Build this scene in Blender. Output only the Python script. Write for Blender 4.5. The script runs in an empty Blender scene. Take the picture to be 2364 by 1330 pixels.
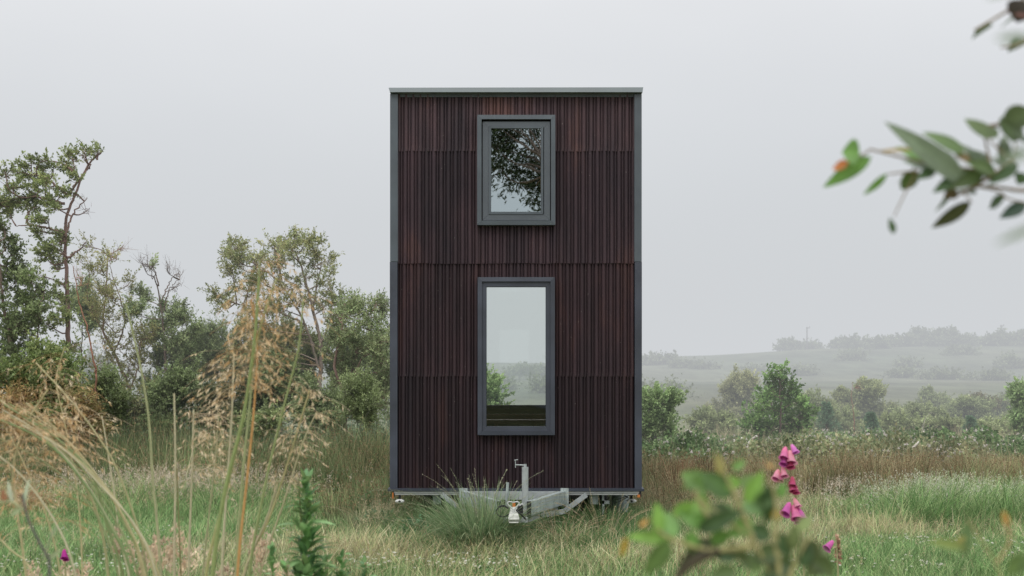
import bpy, math, random
import numpy as np
from mathutils import Vector
rng = np.random.default_rng(7)
random.seed(7)
sc = bpy.context.scene
COL = sc.collection
F = 2789.0; CX = 1182.0; HY = 862.0; CH = 1.7       # focal length in photo pixels, principal column, horizon row, eye height

def P(px, py, Y):
    return np.array([(px - CX) / F * Y, Y, CH - (py - HY) / F * Y])

# ------------------------------------------------------------------ terrain
_cx = np.array([-60., -30., -12., 0., 12., 20., 30., 38., 48., 70.])
_cz = np.array([2.6, 2.8, 2.9, 3.0, 3.3, 3.8, 4.3, 4.8, 5.2, 5.6])
def hgt(x, y):
    x = np.asarray(x, float); y = np.asarray(y, float)
    crest = np.interp(x * 150. / np.maximum(y, 60.), _cx, _cz)
    t = np.clip((y - 45) / 55., 0, 1); a = 1.15 * t * t * (3 - 2 * t)
    s = np.clip((y - 100) / 50., 0, 1); b = (crest - 1.15) * (s * s * (3 - 2 * s))
    d = np.clip((y - 150) / 200., 0, 1)
    return a + b - d * 6.0
def vn(x, y, s, seed=0):
    r = np.random.default_rng(1000 + seed).random((128, 128))
    u = np.asarray(x) / s + 57.3; v = np.asarray(y) / s + 31.7
    i = np.floor(u).astype(int); j = np.floor(v).astype(int)
    fu = u - i; fv = v - j; fu = fu * fu * (3 - 2 * fu); fv = fv * fv * (3 - 2 * fv)
    g = lambda a, b: r[a % 128, b % 128]
    return (g(i, j) * (1 - fu) + g(i + 1, j) * fu) * (1 - fv) + (g(i, j + 1) * (1 - fu) + g(i + 1, j + 1) * fu) * fv

# ------------------------------------------------------------------ materials
def newmat(name):
    m = bpy.data.materials.new(name); m.use_nodes = True
    nt = m.node_tree; nt.nodes.clear()
    out = nt.nodes.new('ShaderNodeOutputMaterial')
    return m, nt, out
def N(nt, t, **k):
    n = nt.nodes.new(t)
    for a, b in k.items(): setattr(n, a, b)
    return n
def leafmat(name, trans=.35, rough=.55, spec=.25):
    m, nt, out = newmat(name)
    at = N(nt, 'ShaderNodeAttribute'); at.attribute_name = 'Col'
    geo = N(nt, 'ShaderNodeNewGeometry')
    nz = N(nt, 'ShaderNodeTexNoise'); nz.inputs['Scale'].default_value = 60
    nt.links.new(geo.outputs['Position'], nz.inputs['Vector'])
    mr = N(nt, 'ShaderNodeMapRange'); mr.inputs['To Min'].default_value = .75; mr.inputs['To Max'].default_value = 1.25
    nt.links.new(nz.outputs['Fac'], mr.inputs['Value'])
    mu = N(nt, 'ShaderNodeVectorMath', operation='SCALE')
    nt.links.new(at.outputs['Color'], mu.inputs[0]); nt.links.new(mr.outputs['Result'], mu.inputs['Scale'])
    pb = N(nt, 'ShaderNodeBsdfPrincipled')
    pb.inputs['Roughness'].default_value = rough; pb.inputs['Specular IOR Level'].default_value = spec
    nt.links.new(mu.outputs['Vector'], pb.inputs['Base Color'])
    tr = N(nt, 'ShaderNodeBsdfTranslucent'); nt.links.new(mu.outputs['Vector'], tr.inputs['Color'])
    mx = N(nt, 'ShaderNodeMixShader'); mx.inputs[0].default_value = trans
    nt.links.new(pb.outputs[0], mx.inputs[1]); nt.links.new(tr.outputs[0], mx.inputs[2])
    nt.links.new(mx.outputs[0], out.inputs['Surface'])
    return m
def solid(name, col, rough=.5, metal=0., nscale=30., var=.2, bump=0., coords='Object', spec=.5, stretch=(1, 1, 1), col2=None):
    m, nt, out = newmat(name)
    tc = N(nt, 'ShaderNodeTexCoord'); mp = N(nt, 'ShaderNodeMapping'); mp.inputs['Scale'].default_value = stretch
    nt.links.new(tc.outputs[coords], mp.inputs[0])
    nz = N(nt, 'ShaderNodeTexNoise'); nz.inputs['Scale'].default_value = nscale; nz.inputs['Detail'].default_value = 6
    nt.links.new(mp.outputs[0], nz.inputs['Vector'])
    cr = N(nt, 'ShaderNodeValToRGB')
    c2 = col2 if col2 else tuple(c * (1 + var) for c in col)
    c1 = tuple(c * (1 - var) for c in col)
    cr.color_ramp.elements[0].position = .3; cr.color_ramp.elements[1].position = .7
    cr.color_ramp.elements[0].color = (*c1, 1); cr.color_ramp.elements[1].color = (*c2, 1)
    nt.links.new(nz.outputs['Fac'], cr.inputs[0])
    pb = N(nt, 'ShaderNodeBsdfPrincipled'); pb.inputs['Roughness'].default_value = rough
    pb.inputs['Metallic'].default_value = metal; pb.inputs['Specular IOR Level'].default_value = spec
    nt.links.new(cr.outputs[0], pb.inputs['Base Color'])
    mr = N(nt, 'ShaderNodeMapRange'); mr.inputs['To Min'].default_value = max(.05, rough - .12); mr.inputs['To Max'].default_value = min(1, rough + .15)
    nt.links.new(nz.outputs['Fac'], mr.inputs['Value']); nt.links.new(mr.outputs['Result'], pb.inputs['Roughness'])
    if bump:
        bp = N(nt, 'ShaderNodeBump'); bp.inputs['Strength'].default_value = bump; bp.inputs['Distance'].default_value = .004
        nt.links.new(nz.outputs['Fac'], bp.inputs['Height']); nt.links.new(bp.outputs[0], pb.inputs['Normal'])
    nt.links.new(pb.outputs[0], out.inputs['Surface'])
    return m
M = {}
M['leaf'] = leafmat('leaf')
M['grass'] = leafmat('grass', .4, .6, .2)
M['bigleaf'] = leafmat('big_leaf', .35, .42, .4)
M['wood'] = leafmat('bark', 0., .85, .1)
M['petal'] = leafmat('petal', .45, .5, .2)
M['trim'] = solid('slate_trim', (.060, .074, .088), .5, 0, 3, .22, .05, spec=.5)
M['trim_dark'] = solid('slate_trim_dark', (.028, .034, .048), .4, 0, 5, .2, .05)
M['screw'] = solid('screw_metal', (.03, .03, .034), .4, .2, 80)
M['screwl'] = solid('screw_pale', (.09, .075, .075), .35, .2, 80)
M['galv'] = solid('galvanised_steel', (.31, .355, .345), .55, .15, 26, .28, .1, stretch=(1.2, 1.2, .35))
M['galvl'] = solid('pale_steel', (.31, .335, .335), .55, .1, 14, .15, .05)
M['rail'] = solid('painted_rail', (.42, .43, .42), .6, 0, 20, .15)
M['black'] = solid('black_rubber', (.012, .012, .013), .6)
M['cast'] = solid('cast_coupling', (.42, .43, .39), .6, .1, 40, .25, .3)
M['orange'] = solid('orange_plastic', (.42, .14, .03), .4)
M['red'] = solid('red_lens', (.5, .02, .01), .3)
M['white'] = solid('white_lens', (.6, .6, .58), .3)
M['interior'] = solid('interior_board', (.035, .022, .016), .7, 0, 4, .4)
M['woodin'] = solid('interior_timber', (.15, .058, .036), .6, 0, 6, .5, stretch=(.3, 3, 3))
M['tyre'] = solid('tyre_rubber', (.02, .02, .021), .8)
M['tank'] = solid('grey_plastic', (.3, .34, .35), .5, 0, 8, .15)
M['dead'] = solid('bleached_wood', (.5, .47, .42), .8, 0, 18, .35, .5, stretch=(1, 1, 3))
M['pole'] = solid('pole_timber', (.12, .11, .1), .8)
M['farwall'] = solid('far_wall', (.2, .2, .2), .8)

def cladding():
    m, nt, out = newmat('rusted_corrugated_cladding')
    tc = N(nt, 'ShaderNodeNewGeometry'); L = nt.links.new
    sep = N(nt, 'ShaderNodeSeparateXYZ'); L(tc.outputs['Position'], sep.inputs[0])
    at = N(nt, 'ShaderNodeAttribute'); at.attribute_name = 'Col'
    # large stains
    n1 = N(nt, 'ShaderNodeTexNoise'); n1.inputs['Scale'].default_value = 1.6; n1.inputs['Detail'].default_value = 5; n1.inputs['Roughness'].default_value = .65
    mp1 = N(nt, 'ShaderNodeMapping'); mp1.inputs['Scale'].default_value = (2.2, 2.2, .55); L(tc.outputs['Position'], mp1.inputs[0]); L(mp1.outputs[0], n1.inputs['Vector'])
    # streaks
    n2 = N(nt, 'ShaderNodeTexNoise'); n2.inputs['Scale'].default_value = 9; n2.inputs['Detail'].default_value = 4
    mp2 = N(nt, 'ShaderNodeMapping'); mp2.inputs['Scale'].default_value = (1.8, 1.8, .12); L(tc.outputs['Position'], mp2.inputs[0]); L(mp2.outputs[0], n2.inputs['Vector'])
    # grit
    n3 = N(nt, 'ShaderNodeTexNoise'); n3.inputs['Scale'].default_value = 170; n3.inputs['Detail'].default_value = 3; L(tc.outputs['Position'], n3.inputs['Vector'])
    cr = N(nt, 'ShaderNodeValToRGB'); e = cr.color_ramp.elements
    e[0].position = .33; e[0].color = (.034, .027, .033, 1); e[1].position = .74; e[1].color = (.120, .066, .054, 1)
    x = cr.color_ramp.elements.new(.55); x.color = (.064, .042, .047, 1)
    L(n1.outputs['Fac'], cr.inputs[0])
    mr2 = N(nt, 'ShaderNodeMapRange'); mr2.inputs['From Min'].default_value = .3; mr2.inputs['From Max'].default_value = .7; mr2.inputs['To Min'].default_value = .82; mr2.inputs['To Max'].default_value = 1.2; L(n2.outputs['Fac'], mr2.inputs['Value'])
    mr3 = N(nt, 'ShaderNodeMapRange'); mr3.inputs['From Min'].default_value = .3; mr3.inputs['From Max'].default_value = .7; mr3.inputs['To Min'].default_value = .7; mr3.inputs['To Max'].default_value = 1.35; L(n3.outputs['Fac'], mr3.inputs['Value'])
    m1 = N(nt, 'ShaderNodeMath', operation='MULTIPLY'); L(mr2.outputs[0], m1.inputs[0]); L(mr3.outputs[0], m1.inputs[1])
    sc1 = N(nt, 'ShaderNodeVectorMath', operation='SCALE'); L(cr.outputs[0], sc1.inputs[0]); L(m1.outputs[0], sc1.inputs['Scale'])
    mul = N(nt, 'ShaderNodeVectorMath', operation='MULTIPLY'); L(sc1.outputs[0], mul.inputs[0]); L(at.outputs['Color'], mul.inputs[1])
    # pale lichen flecks
    vo = N(nt, 'ShaderNodeTexNoise'); vo.inputs['Scale'].default_value = 55; vo.inputs['Detail'].default_value = 1; L(tc.outputs['Position'], vo.inputs['Vector'])
    fl = N(nt, 'ShaderNodeMapRange'); fl.inputs['From Min'].default_value = .77; fl.inputs['From Max'].default_value = .82; L(vo.outputs['Fac'], fl.inputs['Value'])
    mixf = N(nt, 'ShaderNodeMix', data_type='RGBA'); L(fl.outputs[0], mixf.inputs[0]); L(mul.outputs[0], mixf.inputs[6]); mixf.inputs[7].default_value = (.2, .17, .16, 1)
    pb = N(nt, 'ShaderNodeBsdfPrincipled'); pb.inputs['Roughness'].default_value = .62; pb.inputs['Specular IOR Level'].default_value = .3
    L(mixf.outputs[2], pb.inputs['Base Color'])
    bp = N(nt, 'ShaderNodeBump'); bp.inputs['Strength'].default_value = .25; bp.inputs['Distance'].default_value = .003; L(n3.outputs['Fac'], bp.inputs['Height']); L(bp.outputs[0], pb.inputs['Normal'])
    L(pb.outputs[0], out.inputs['Surface'])
    return m
M['clad'] = cladding()

def glass(name, fac, tint):
    m, nt, out = newmat(name); L = nt.links.new
    t = N(nt, 'ShaderNodeBsdfTransparent'); t.inputs[0].default_value = (*tint, 1)
    g = N(nt, 'ShaderNodeBsdfGlossy'); g.inputs['Roughness'].default_value = 0.01; g.inputs['Color'].default_value = (.85, .95, .97, 1)
    tc = N(nt, 'ShaderNodeTexCoord'); nz = N(nt, 'ShaderNodeTexNoise'); nz.inputs['Scale'].default_value = 2.2; L(tc.outputs['Object'], nz.inputs['Vector'])
    bp = N(nt, 'ShaderNodeBump'); bp.inputs['Strength'].default_value = .05; bp.inputs['Distance'].default_value = .02; L(nz.outputs['Fac'], bp.inputs['Height']); L(bp.outputs[0], g.inputs['Normal'])
    mx = N(nt, 'ShaderNodeMixShader'); mx.inputs[0].default_value = fac
    L(t.outputs[0], mx.inputs[1]); L(g.outputs[0], mx.inputs[2]); L(mx.outputs[0], out.inputs['Surface'])
    return m
M['glass'] = glass('clear_glass', .04, (.90, .925, .91))
M['glass_up'] = glass('coated_glass', .5, (.7, .75, .75))

# ------------------------------------------------------------------ mesh helpers
class G:
    def __init__(s): s.V = []; s.Q = []; s.T = []; s.C = []; s.n = 0
    def add(s, v, q=None, t=None, c=(.5, .5, .5)):
        v = np.asarray(v, float).reshape(-1, 3); k = len(v)
        s.V.append(v)
        c = np.asarray(c, float)
        s.C.append(np.broadcast_to(c, (k, 3)) if c.ndim == 1 else c)
        if q is not None and len(q): s.Q.append(np.asarray(q, int).reshape(-1, 4) + s.n)
        if t is not None and len(t): s.T.append(np.asarray(t, int).reshape(-1, 3) + s.n)
        s.n += k
    def build(s, name, mat, parent=None, origin=None, smooth=False):
        V = np.concatenate(s.V) if s.V else np.zeros((0, 3))
        C = np.concatenate(s.C) if s.C else np.zeros((0, 3))
        o0 = np.zeros(3) if origin is None else np.asarray(origin, float)
        if parent is not None and origin is None: o0 = np.array(parent.location)
        V = V - o0
        Q = np.concatenate(s.Q) if s.Q else np.zeros((0, 4), int)
        T = np.concatenate(s.T) if s.T else np.zeros((0, 3), int)
        me = bpy.data.meshes.new(name)
        me.vertices.add(len(V)); me.vertices.foreach_set('co', V.astype(np.float32).ravel())
        li = np.concatenate([Q.ravel(), T.ravel()]).astype(np.int32)
        me.loops.add(len(li)); me.loops.foreach_set('vertex_index', li)
        me.polygons.add(len(Q) + len(T))
        st = np.concatenate([np.arange(len(Q)) * 4, len(Q) * 4 + np.arange(len(T)) * 3]).astype(np.int32)
        me.polygons.foreach_set('loop_start', st)
        sm = smooth or mat.name in ('leaf', 'grass', 'big_leaf', 'bark', 'petal')
        me.polygons.foreach_set('use_smooth', np.full(len(Q) + len(T), sm, bool))
        a = me.color_attributes.new('Col', 'FLOAT_COLOR', 'POINT')
        cc = np.ones((len(V), 4), np.float32); cc[:, :3] = np.clip(C, 0, 1)
        a.data.foreach_set('color', cc.ravel())
        me.update(calc_edges=True); me.validate()
        me.materials.append(mat)
        o = bpy.data.objects.new(name, me); COL.objects.link(o)
        if parent is not None: o.parent = parent
        elif origin is not None: o.location = tuple(o0)
        return o
    # --- shapes
    def box(s, x0, x1, y0, y1, z0, z1, c=(.5, .5, .5)):
        v = [(x, y, z) for z in (z0, z1) for y in (y0, y1) for x in (x0, x1)]
        s.add(v, [(0, 2, 3, 1), (4, 5, 7, 6), (0, 1, 5, 4), (2, 6, 7, 3), (0, 4, 6, 2), (1, 3, 7, 5)], c=c)
    def beam(s, a, b, w, h, c=(.5, .5, .5), up=(0, 0, 1)):      # box along a-b, w across, h along up
        a = np.array(a, float); b = np.array(b, float); d = b - a; d /= np.linalg.norm(d)
        up = np.array(up, float); sd = np.cross(d, up); sd /= np.linalg.norm(sd); u = np.cross(sd, d)
        v = []
        for p in (a, b):
            for i, j in ((-1, -1), (1, -1), (1, 1), (-1, 1)): v.append(p + sd * i * w / 2 + u * j * h / 2)
        s.add(v, [(0, 1, 2, 3), (7, 6, 5, 4), (0, 4, 5, 1), (1, 5, 6, 2), (2, 6, 7, 3), (3, 7, 4, 0)], c=c)
    def tube(s, pts, rad, k=6, c=(.5, .5, .5), cap=True):
        pts = np.asarray(pts, float); n = len(pts)
        rad = np.broadcast_to(np.asarray(rad, float), (n,))
        d = np.gradient(pts, axis=0); d /= np.linalg.norm(d, axis=1)[:, None] + 1e-9
        ref = np.array([0, 1, 0.]) if abs(d[0, 1]) < .9 else np.array([1., 0, 0])
        u = np.cross(d, ref); u /= np.linalg.norm(u, axis=1)[:, None] + 1e-9; w = np.cross(d, u)
        an = np.arange(k) * 2 * math.pi / k
        v = pts[:, None] + rad[:, None, None] * (np.cos(an)[None, :, None] * u[:, None] + np.sin(an)[None, :, None] * w[:, None])
        q = [(i * k + j, i * k + (j + 1) % k, (i + 1) * k + (j + 1) % k, (i + 1) * k + j) for i in range(n - 1) for j in range(k)]
        c = np.asarray(c, float)
        if c.ndim == 2: c = np.repeat(c, k, axis=0)
        s.add(v.reshape(-1, 3), q, c=c)
        if cap:
            for base in (0, n - 1):
                m = len(v) and pts[base]
                cc = c if c.ndim == 1 else c[base * k]
                ring = v[base]
                s.add(np.vstack([ring, m]), None, [(j, (j + 1) % k, k) for j in range(k)], c=cc)
    def segs(s, A, B, ra, rb, c):                                # many thin 3-sided twigs at once
        n = len(A); d = B - A; L = np.linalg.norm(d, axis=1)[:, None] + 1e-9; d = d / L
        ref = np.where(np.abs(d[:, 1:2]) < .9, np.array([[0, 1., 0]]), np.array([[1., 0, 0]]))
        u = np.cross(d, ref); u /= np.linalg.norm(u, axis=1)[:, None] + 1e-9; w = np.cross(d, u)
        ra = np.broadcast_to(ra, (n,))[:, None]; rb = np.broadcast_to(rb, (n,))[:, None]
        vs = []
        for P_, r in ((A, ra), (B, rb)):
            for a in (0, 2.094, 4.189): vs.append(P_ + r * (math.cos(a) * u + math.sin(a) * w))
        v = np.stack(vs, 1).reshape(-1, 3)
        b = np.arange(n)[:, None] * 6
        q = np.concatenate([b + np.array([[j, (j + 1) % 3, 3 + (j + 1) % 3, 3 + j]]) for j in range(3)])
        c = np.asarray(c, float); c = np.broadcast_to(c, (n, 3)) if c.ndim == 1 else c
        s.add(v, q, c=np.repeat(c, 6, axis=0))
    def leaves(s, Pt, D, L, W, c, fold=.35):                     # diamond leaves, folded at the rib
        n = len(Pt); D = D / (np.linalg.norm(D, axis=1)[:, None] + 1e-9)
        R = rng.normal(size=(n, 3)); S = np.cross(D, R); S /= np.linalg.norm(S, axis=1)[:, None] + 1e-9
        Nn = np.cross(S, D)
        L = np.broadcast_to(L, (n,))[:, None]; W = np.broadcast_to(W, (n,))[:, None]
        v = np.stack([Pt, Pt + D * L * .45 + S * W * .5 + Nn * W * fold * .5, Pt + D * L, Pt + D * L * .45 - S * W * .5 + Nn * W * fold * .5], 1).reshape(-1, 3)
        q = np.arange(n * 4).reshape(n, 4)
        s.add(v, q, c=np.repeat(np.broadcast_to(c, (n, 3)), 4, axis=0))
    def blades(s, B, L, W, lean, c0, c1, K=3, droop=.0):          # grass blades; lean (n,2) horizontal offset per length
        n = len(B); L = np.broadcast_to(L, (n,)); W = np.broadcast_to(W, (n,))
        an = rng.uniform(0, math.pi, n); S = np.stack([np.cos(an), np.sin(an) * .4, np.zeros(n)], 1)
        vs = []; cs = []
        droop = np.broadcast_to(droop, (n,))
        for k in range(K + 1):
            t = k / K
            off = np.zeros((n, 3)); off[:, :2] = lean * (t ** 1.8) * L[:, None]
            off[:, 2] = L * (t * (1 - .25 * t * np.hypot(lean[:, 0], lean[:, 1])) - droop * t ** 3)
            w = W * (1 - t) ** .6 * (.6 + .4 * min(1, t * 4)) + W * .06
            ctr = B + off
            vs += [ctr - S * w[:, None] / 2, ctr + S * w[:, None] / 2]
            cc = c0 * (1 - t) + c1 * t; cs += [cc, cc]
        v = np.stack(vs, 1).reshape(-1, 3); c = np.stack(cs, 1).reshape(-1, 3)
        b = np.arange(n)[:, None] * (2 * (K + 1))
        q = np.concatenate([b + np.array([[2 * k, 2 * k + 1, 2 * k + 3, 2 * k + 2]]) for k in range(K)])
        s.add(v, q, c=c)

def empty(name, loc):
    o = bpy.data.objects.new(name, None); o.empty_display_size = .1; COL.objects.link(o); o.location = tuple(loc); return o
def tag(o, label=None, cat=None, group=None, kind=None):
    if label: o['label'] = label
    if cat: o['category'] = cat
    if group: o['group'] = group
    if kind: o['kind'] = kind
    return o
def mixc(cols, n, jit=.12):
    cols = np.array(cols); i = rng.integers(0, len(cols), n); j = rng.integers(0, len(cols), n); t = rng.random(n)[:, None]
    c = cols[i] * t + cols[j] * (1 - t)
    return c * (1 + rng.normal(0, jit, (n, 1)))
def spline(pts, n=24):
    pts = np.asarray(pts, float)
    if len(pts) < 3: 
        t = np.linspace(0, 1, n)[:, None]; return pts[0] * (1 - t) + pts[-1] * t
    d = np.r_[0, np.cumsum(np.linalg.norm(np.diff(pts, axis=0), axis=1))]; d /= d[-1]
    # catmull-rom
    t = np.linspace(0, 1, n); out = []
    for x in t:
        i = min(max(np.searchsorted(d, x) - 1, 0), len(pts) - 2); u = (x - d[i]) / (d[i + 1] - d[i] + 1e-9)
        p0 = pts[max(i - 1, 0)]; p1 = pts[i]; p2 = pts[i + 1]; p3 = pts[min(i + 2, len(pts) - 1)]
        out.append(.5 * (2 * p1 + (p2 - p0) * u + (2 * p0 - 5 * p1 + 4 * p2 - p3) * u * u + (3 * p1 - p0 - 3 * p2 + p3) * u ** 3))
    return np.array(out)

BARK = (.16, .12, .10); BARKR = (.26, .13, .09); BARKG = (.22, .20, .17)
DK = 2.1
def tree(name, label, cat, Y, trunks, clumps, r0=.05, leaf=(.058, .03), cols=((.10, .15, .07), (.16, .21, .11), (.05, .085, .04)),
         dens=1., twl=.22, wind=(0, 0, 0), up=.35, bark=BARK, group=None, dep=.8, nl=12, subs=7, bare=0., spread=.6, zc=None):
    bx = (trunks[0][0][0] - CX) / F * Y if trunks else (clumps[0][0] - CX) / F * Y
    base = np.array([bx, Y, float(hgt(bx, Y))])
    root = empty(name, base); tag(root, label, cat, group)
    cols = np.array(cols); cols = (cols * .94 + cols.mean(1, keepdims=True) * .06) * [1.24, 1.1, .88]; W = G(); Lf = G(); tp = []; wind = np.array(wind, float)
    sc_ = Y / F; twk = max(1., Y / 60.)
    for k, tr in enumerate(trunks or [[(clumps[0][0], clumps[0][1])]]):
        pts = [P(a, b, Y) for a, b in tr]
        if k == 0: pts = [base - np.array([0, 0, .05])] + pts
        pts = np.array(pts); pts[1:, 1] += np.cumsum(rng.normal(0, .07, len(pts) - 1))
        p = spline(pts, 8 * len(pts)); p[1:-1] += rng.normal(0, .008, (len(p) - 2, 3)); tp.append(p)
        r = (r0 * .8 if k == 0 else r0 * .33) * np.linspace(1, .2, len(p)) ** .9
        W.tube(p, r, 6, np.array(bark) * rng.uniform(.8, 1.15))
    TP = np.concatenate(tp)
    for cl in clumps:
        px, py, rx, ry = cl[:4]; dn = cl[4] if len(cl) > 4 else 1.
        c = P(px, py, Y); c[1] += rng.uniform(-dep, dep); R = np.array([rx * sc_, (rx + ry) / 2 * sc_, ry * sc_]) * (1.15 if Y < 40 else 1.)
        dd = np.linalg.norm(TP - c, axis=1) + np.maximum(0, TP[:, 2] - (c[2] - .1)) * 3
        a = TP[np.argmin(dd)]
        m = (a + c) / 2 + rng.normal(0, .06, 3) + np.array([0, 0, -.05])
        lp = spline([a, m, c], 8); W.tube(lp, np.linspace(max(.007, r0 * .2), .005, 8), 4, np.array(bark) * rng.uniform(.8, 1.2), cap=False)
        ns = int(max(3, subs * (1 + rx * sc_ * 1.5)))
        e = rng.normal(size=(ns, 3)); e /= np.linalg.norm(e, axis=1)[:, None]; e *= rng.uniform(.55, 1.05, (ns, 1)); e[:, 2] = e[:, 2] * .9 + .1
        E = c + e * R + wind * R * rng.uniform(0, .6, (ns, 1))
        A = lp[rng.integers(4, 8, ns)]
        mid = (A + E) / 2 + rng.normal(0, .04, (ns, 3))
        W.segs(A, mid, .005, .004, np.array(bark) * 1.0); W.segs(mid, E, .004, .002, np.array(bark) * 1.05)
        area = rx * ry * sc_ * sc_
        nt_ = int(max(8, (area * 420 + ns) * dens * dn * DK)) if dn > 0 else ns * 2
        i = rng.integers(0, ns, nt_); t = rng.uniform(.25, 1, nt_)[:, None] ** .7
        B = np.where(t < .5, A[i] + (mid[i] - A[i]) * t * 2, mid[i] + (E[i] - mid[i]) * (t * 2 - 1)) + rng.normal(0, .2, (nt_, 3)) * R * spread
        D = (E[i] - A[i]); D /= np.linalg.norm(D, axis=1)[:, None] + 1e-6
        D = D * .6 + rng.normal(0, .5, (nt_, 3)) + np.array([0, 0, up]) + wind; D /= np.linalg.norm(D, axis=1)[:, None]
        Lt = twl * rng.uniform(.5, 1.2, nt_)
        Tn = B + D * Lt[:, None]
        W.segs(B, Tn, .0022 * twk, .001 * twk, np.array(bark) * 1.1)
        if dn <= 0: continue
        keep = rng.random(nt_) > bare
        Bk, Tk = B[keep], Tn[keep]; nk = len(Bk)
        if nk == 0: continue
        ctw = mixc(cols, nk, .13) * rng.uniform(.8, 1.2)
        tt = rng.uniform(.1, 1.08, (nk, nl, 1))
        pt = (Bk[:, None] + (Tk - Bk)[:, None] * tt).reshape(-1, 3) + rng.normal(0, .008, (nk * nl, 3))
        Dl = np.repeat(D[keep], nl, axis=0) * .7 + rng.normal(0, .7, (nk * nl, 3))
        cl_ = np.repeat(ctw, nl, axis=0) * (1 + rng.normal(0, .16, (nk * nl, 1)))
        s_ = rng.uniform(.6, 1.25, nk * nl)
        Lf.leaves(pt, Dl, leaf[0] * s_, leaf[1] * s_, cl_)
    W.build('trunk', M['wood'], root)
    if Lf.n: Lf.build('crown', M['leaf'], root)
    return root

def bush(name, label, px, py, rx, ry, Y, cols, group=None, leaf=(.05, .026), dens=1., n=9, cat='bush', up=.35, twl=.2, bark=(.2, .21, .15), top=0, **k):
    cl = []
    for i in range(n):
        a = rng.uniform(0, 6.28); q = math.sqrt(rng.random()) * .75
        cl.append((px + rx * q * math.cos(a), py + ry * q * math.sin(a), rx * rng.uniform(.28, .45), ry * rng.uniform(.28, .45)))
    if top: cl.append((px + rx * top, py - ry * .85, rx * .18, ry * .25))
    gy = HY + (CH - float(hgt((px - CX) / F * Y, Y))) * F / Y
    for i in range(4): cl.append((px + rx * rng.uniform(-.7, .7), min(gy - ry * .15, py + ry * rng.uniform(.65, 1.1)), rx * .42, ry * .35))
    return tree(name, label, cat, Y, [[(px, min(gy, py + ry * .7)), (px, py)]], cl, r0=.03, leaf=leaf, cols=cols, dens=dens, twl=twl, group=group, up=up, bark=bark, dep=min(.8, rx * Y / F * .6), **k)

# ------------------------------------------------------------------ setting: ground, fog
xs = np.concatenate([-np.geomspace(600, 9, 40), np.linspace(-8.5, 8.5, 60), np.geomspace(9, 600, 40)])
ys = np.concatenate([np.linspace(-40, 8, 14), np.linspace(8.5, 30, 60), np.geomspace(31, 900, 90)])
X, Yg = np.meshgrid(xs, ys, indexing='ij')
Z = hgt(X, Yg) + (vn(X, Yg, 1.3, 2) - .5) * .06 * (Yg < 40) + (vn(X, Yg, 9, 5) - .5) * .35 * (Yg > 50)
g = G(); nx, ny = X.shape
idx = np.arange(nx * ny).reshape(nx, ny)
q = np.stack([idx[:-1, :-1], idx[1:, :-1], idx[1:, 1:], idx[:-1, 1:]], -1).reshape(-1, 4)
n1 = vn(X, Yg, 14, 8)[..., None]; n2 = vn(X, Yg, 5, 9)[..., None]
cg = np.array([.24, .25, .15]) * n1 + np.array([.13, .17, .10]) * (1 - n1); cg = cg * (.75 + .5 * n2) * .6
far = np.clip((Yg - 28) / 20, 0, 1)[..., None]
near = np.array([.2, .2, .10])
near = near * (1 - .92 * ((np.abs(X - .035) < 1.35) & (Yg > 12.3) & (Yg < 18.1)))[..., None]  # shade under the cabin painted into the soil colour
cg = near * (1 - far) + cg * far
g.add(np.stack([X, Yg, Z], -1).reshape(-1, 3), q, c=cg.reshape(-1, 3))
def groundmat():
    m, nt, out = newmat('ground_soil_and_turf'); L = nt.links.new
    at = N(nt, 'ShaderNodeAttribute'); at.attribute_name = 'Col'; geo = N(nt, 'ShaderNodeNewGeometry')
    n1 = N(nt, 'ShaderNodeTexNoise'); n1.inputs['Scale'].default_value = 1.1; n1.inputs['Detail'].default_value = 8; n1.inputs['Roughness'].default_value = .7
    mp = N(nt, 'ShaderNodeMapping'); mp.inputs['Scale'].default_value = (.35, .12, 1); L(geo.outputs['Position'], mp.inputs[0]); L(mp.outputs[0], n1.inputs['Vector'])
    n2 = N(nt, 'ShaderNodeTexNoise'); n2.inputs['Scale'].default_value = 14; n2.inputs['Detail'].default_value = 6; L(geo.outputs['Position'], n2.inputs['Vector'])
    a = N(nt, 'ShaderNodeMapRange'); a.inputs['From Min'].default_value = .3; a.inputs['From Max'].default_value = .7; a.inputs['To Min'].default_value = .55; a.inputs['To Max'].default_value = 1.4; L(n1.outputs['Fac'], a.inputs['Value'])
    b = N(nt, 'ShaderNodeMapRange'); b.inputs['From Min'].default_value = .3; b.inputs['From Max'].default_value = .7; b.inputs['To Min'].default_value = .7; b.inputs['To Max'].default_value = 1.3; L(n2.outputs['Fac'], b.inputs['Value'])
    mm = N(nt, 'ShaderNodeMath', operation='MULTIPLY'); L(a.outputs[0], mm.inputs[0]); L(b.outputs[0], mm.inputs[1])
    s = N(nt, 'ShaderNodeVectorMath', operation='SCALE'); L(at.outputs['Color'], s.inputs[0]); L(mm.outputs[0], s.inputs['Scale'])
    pb = N(nt, 'ShaderNodeBsdfPrincipled'); pb.inputs['Roughness'].default_value = .95; pb.inputs['Specular IOR Level'].default_value = .1
    L(s.outputs[0], pb.inputs['Base Color']); L(pb.outputs[0], out.inputs['Surface']); return m
o = g.build('ground', groundmat()); tag(o, kind='structure')

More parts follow.
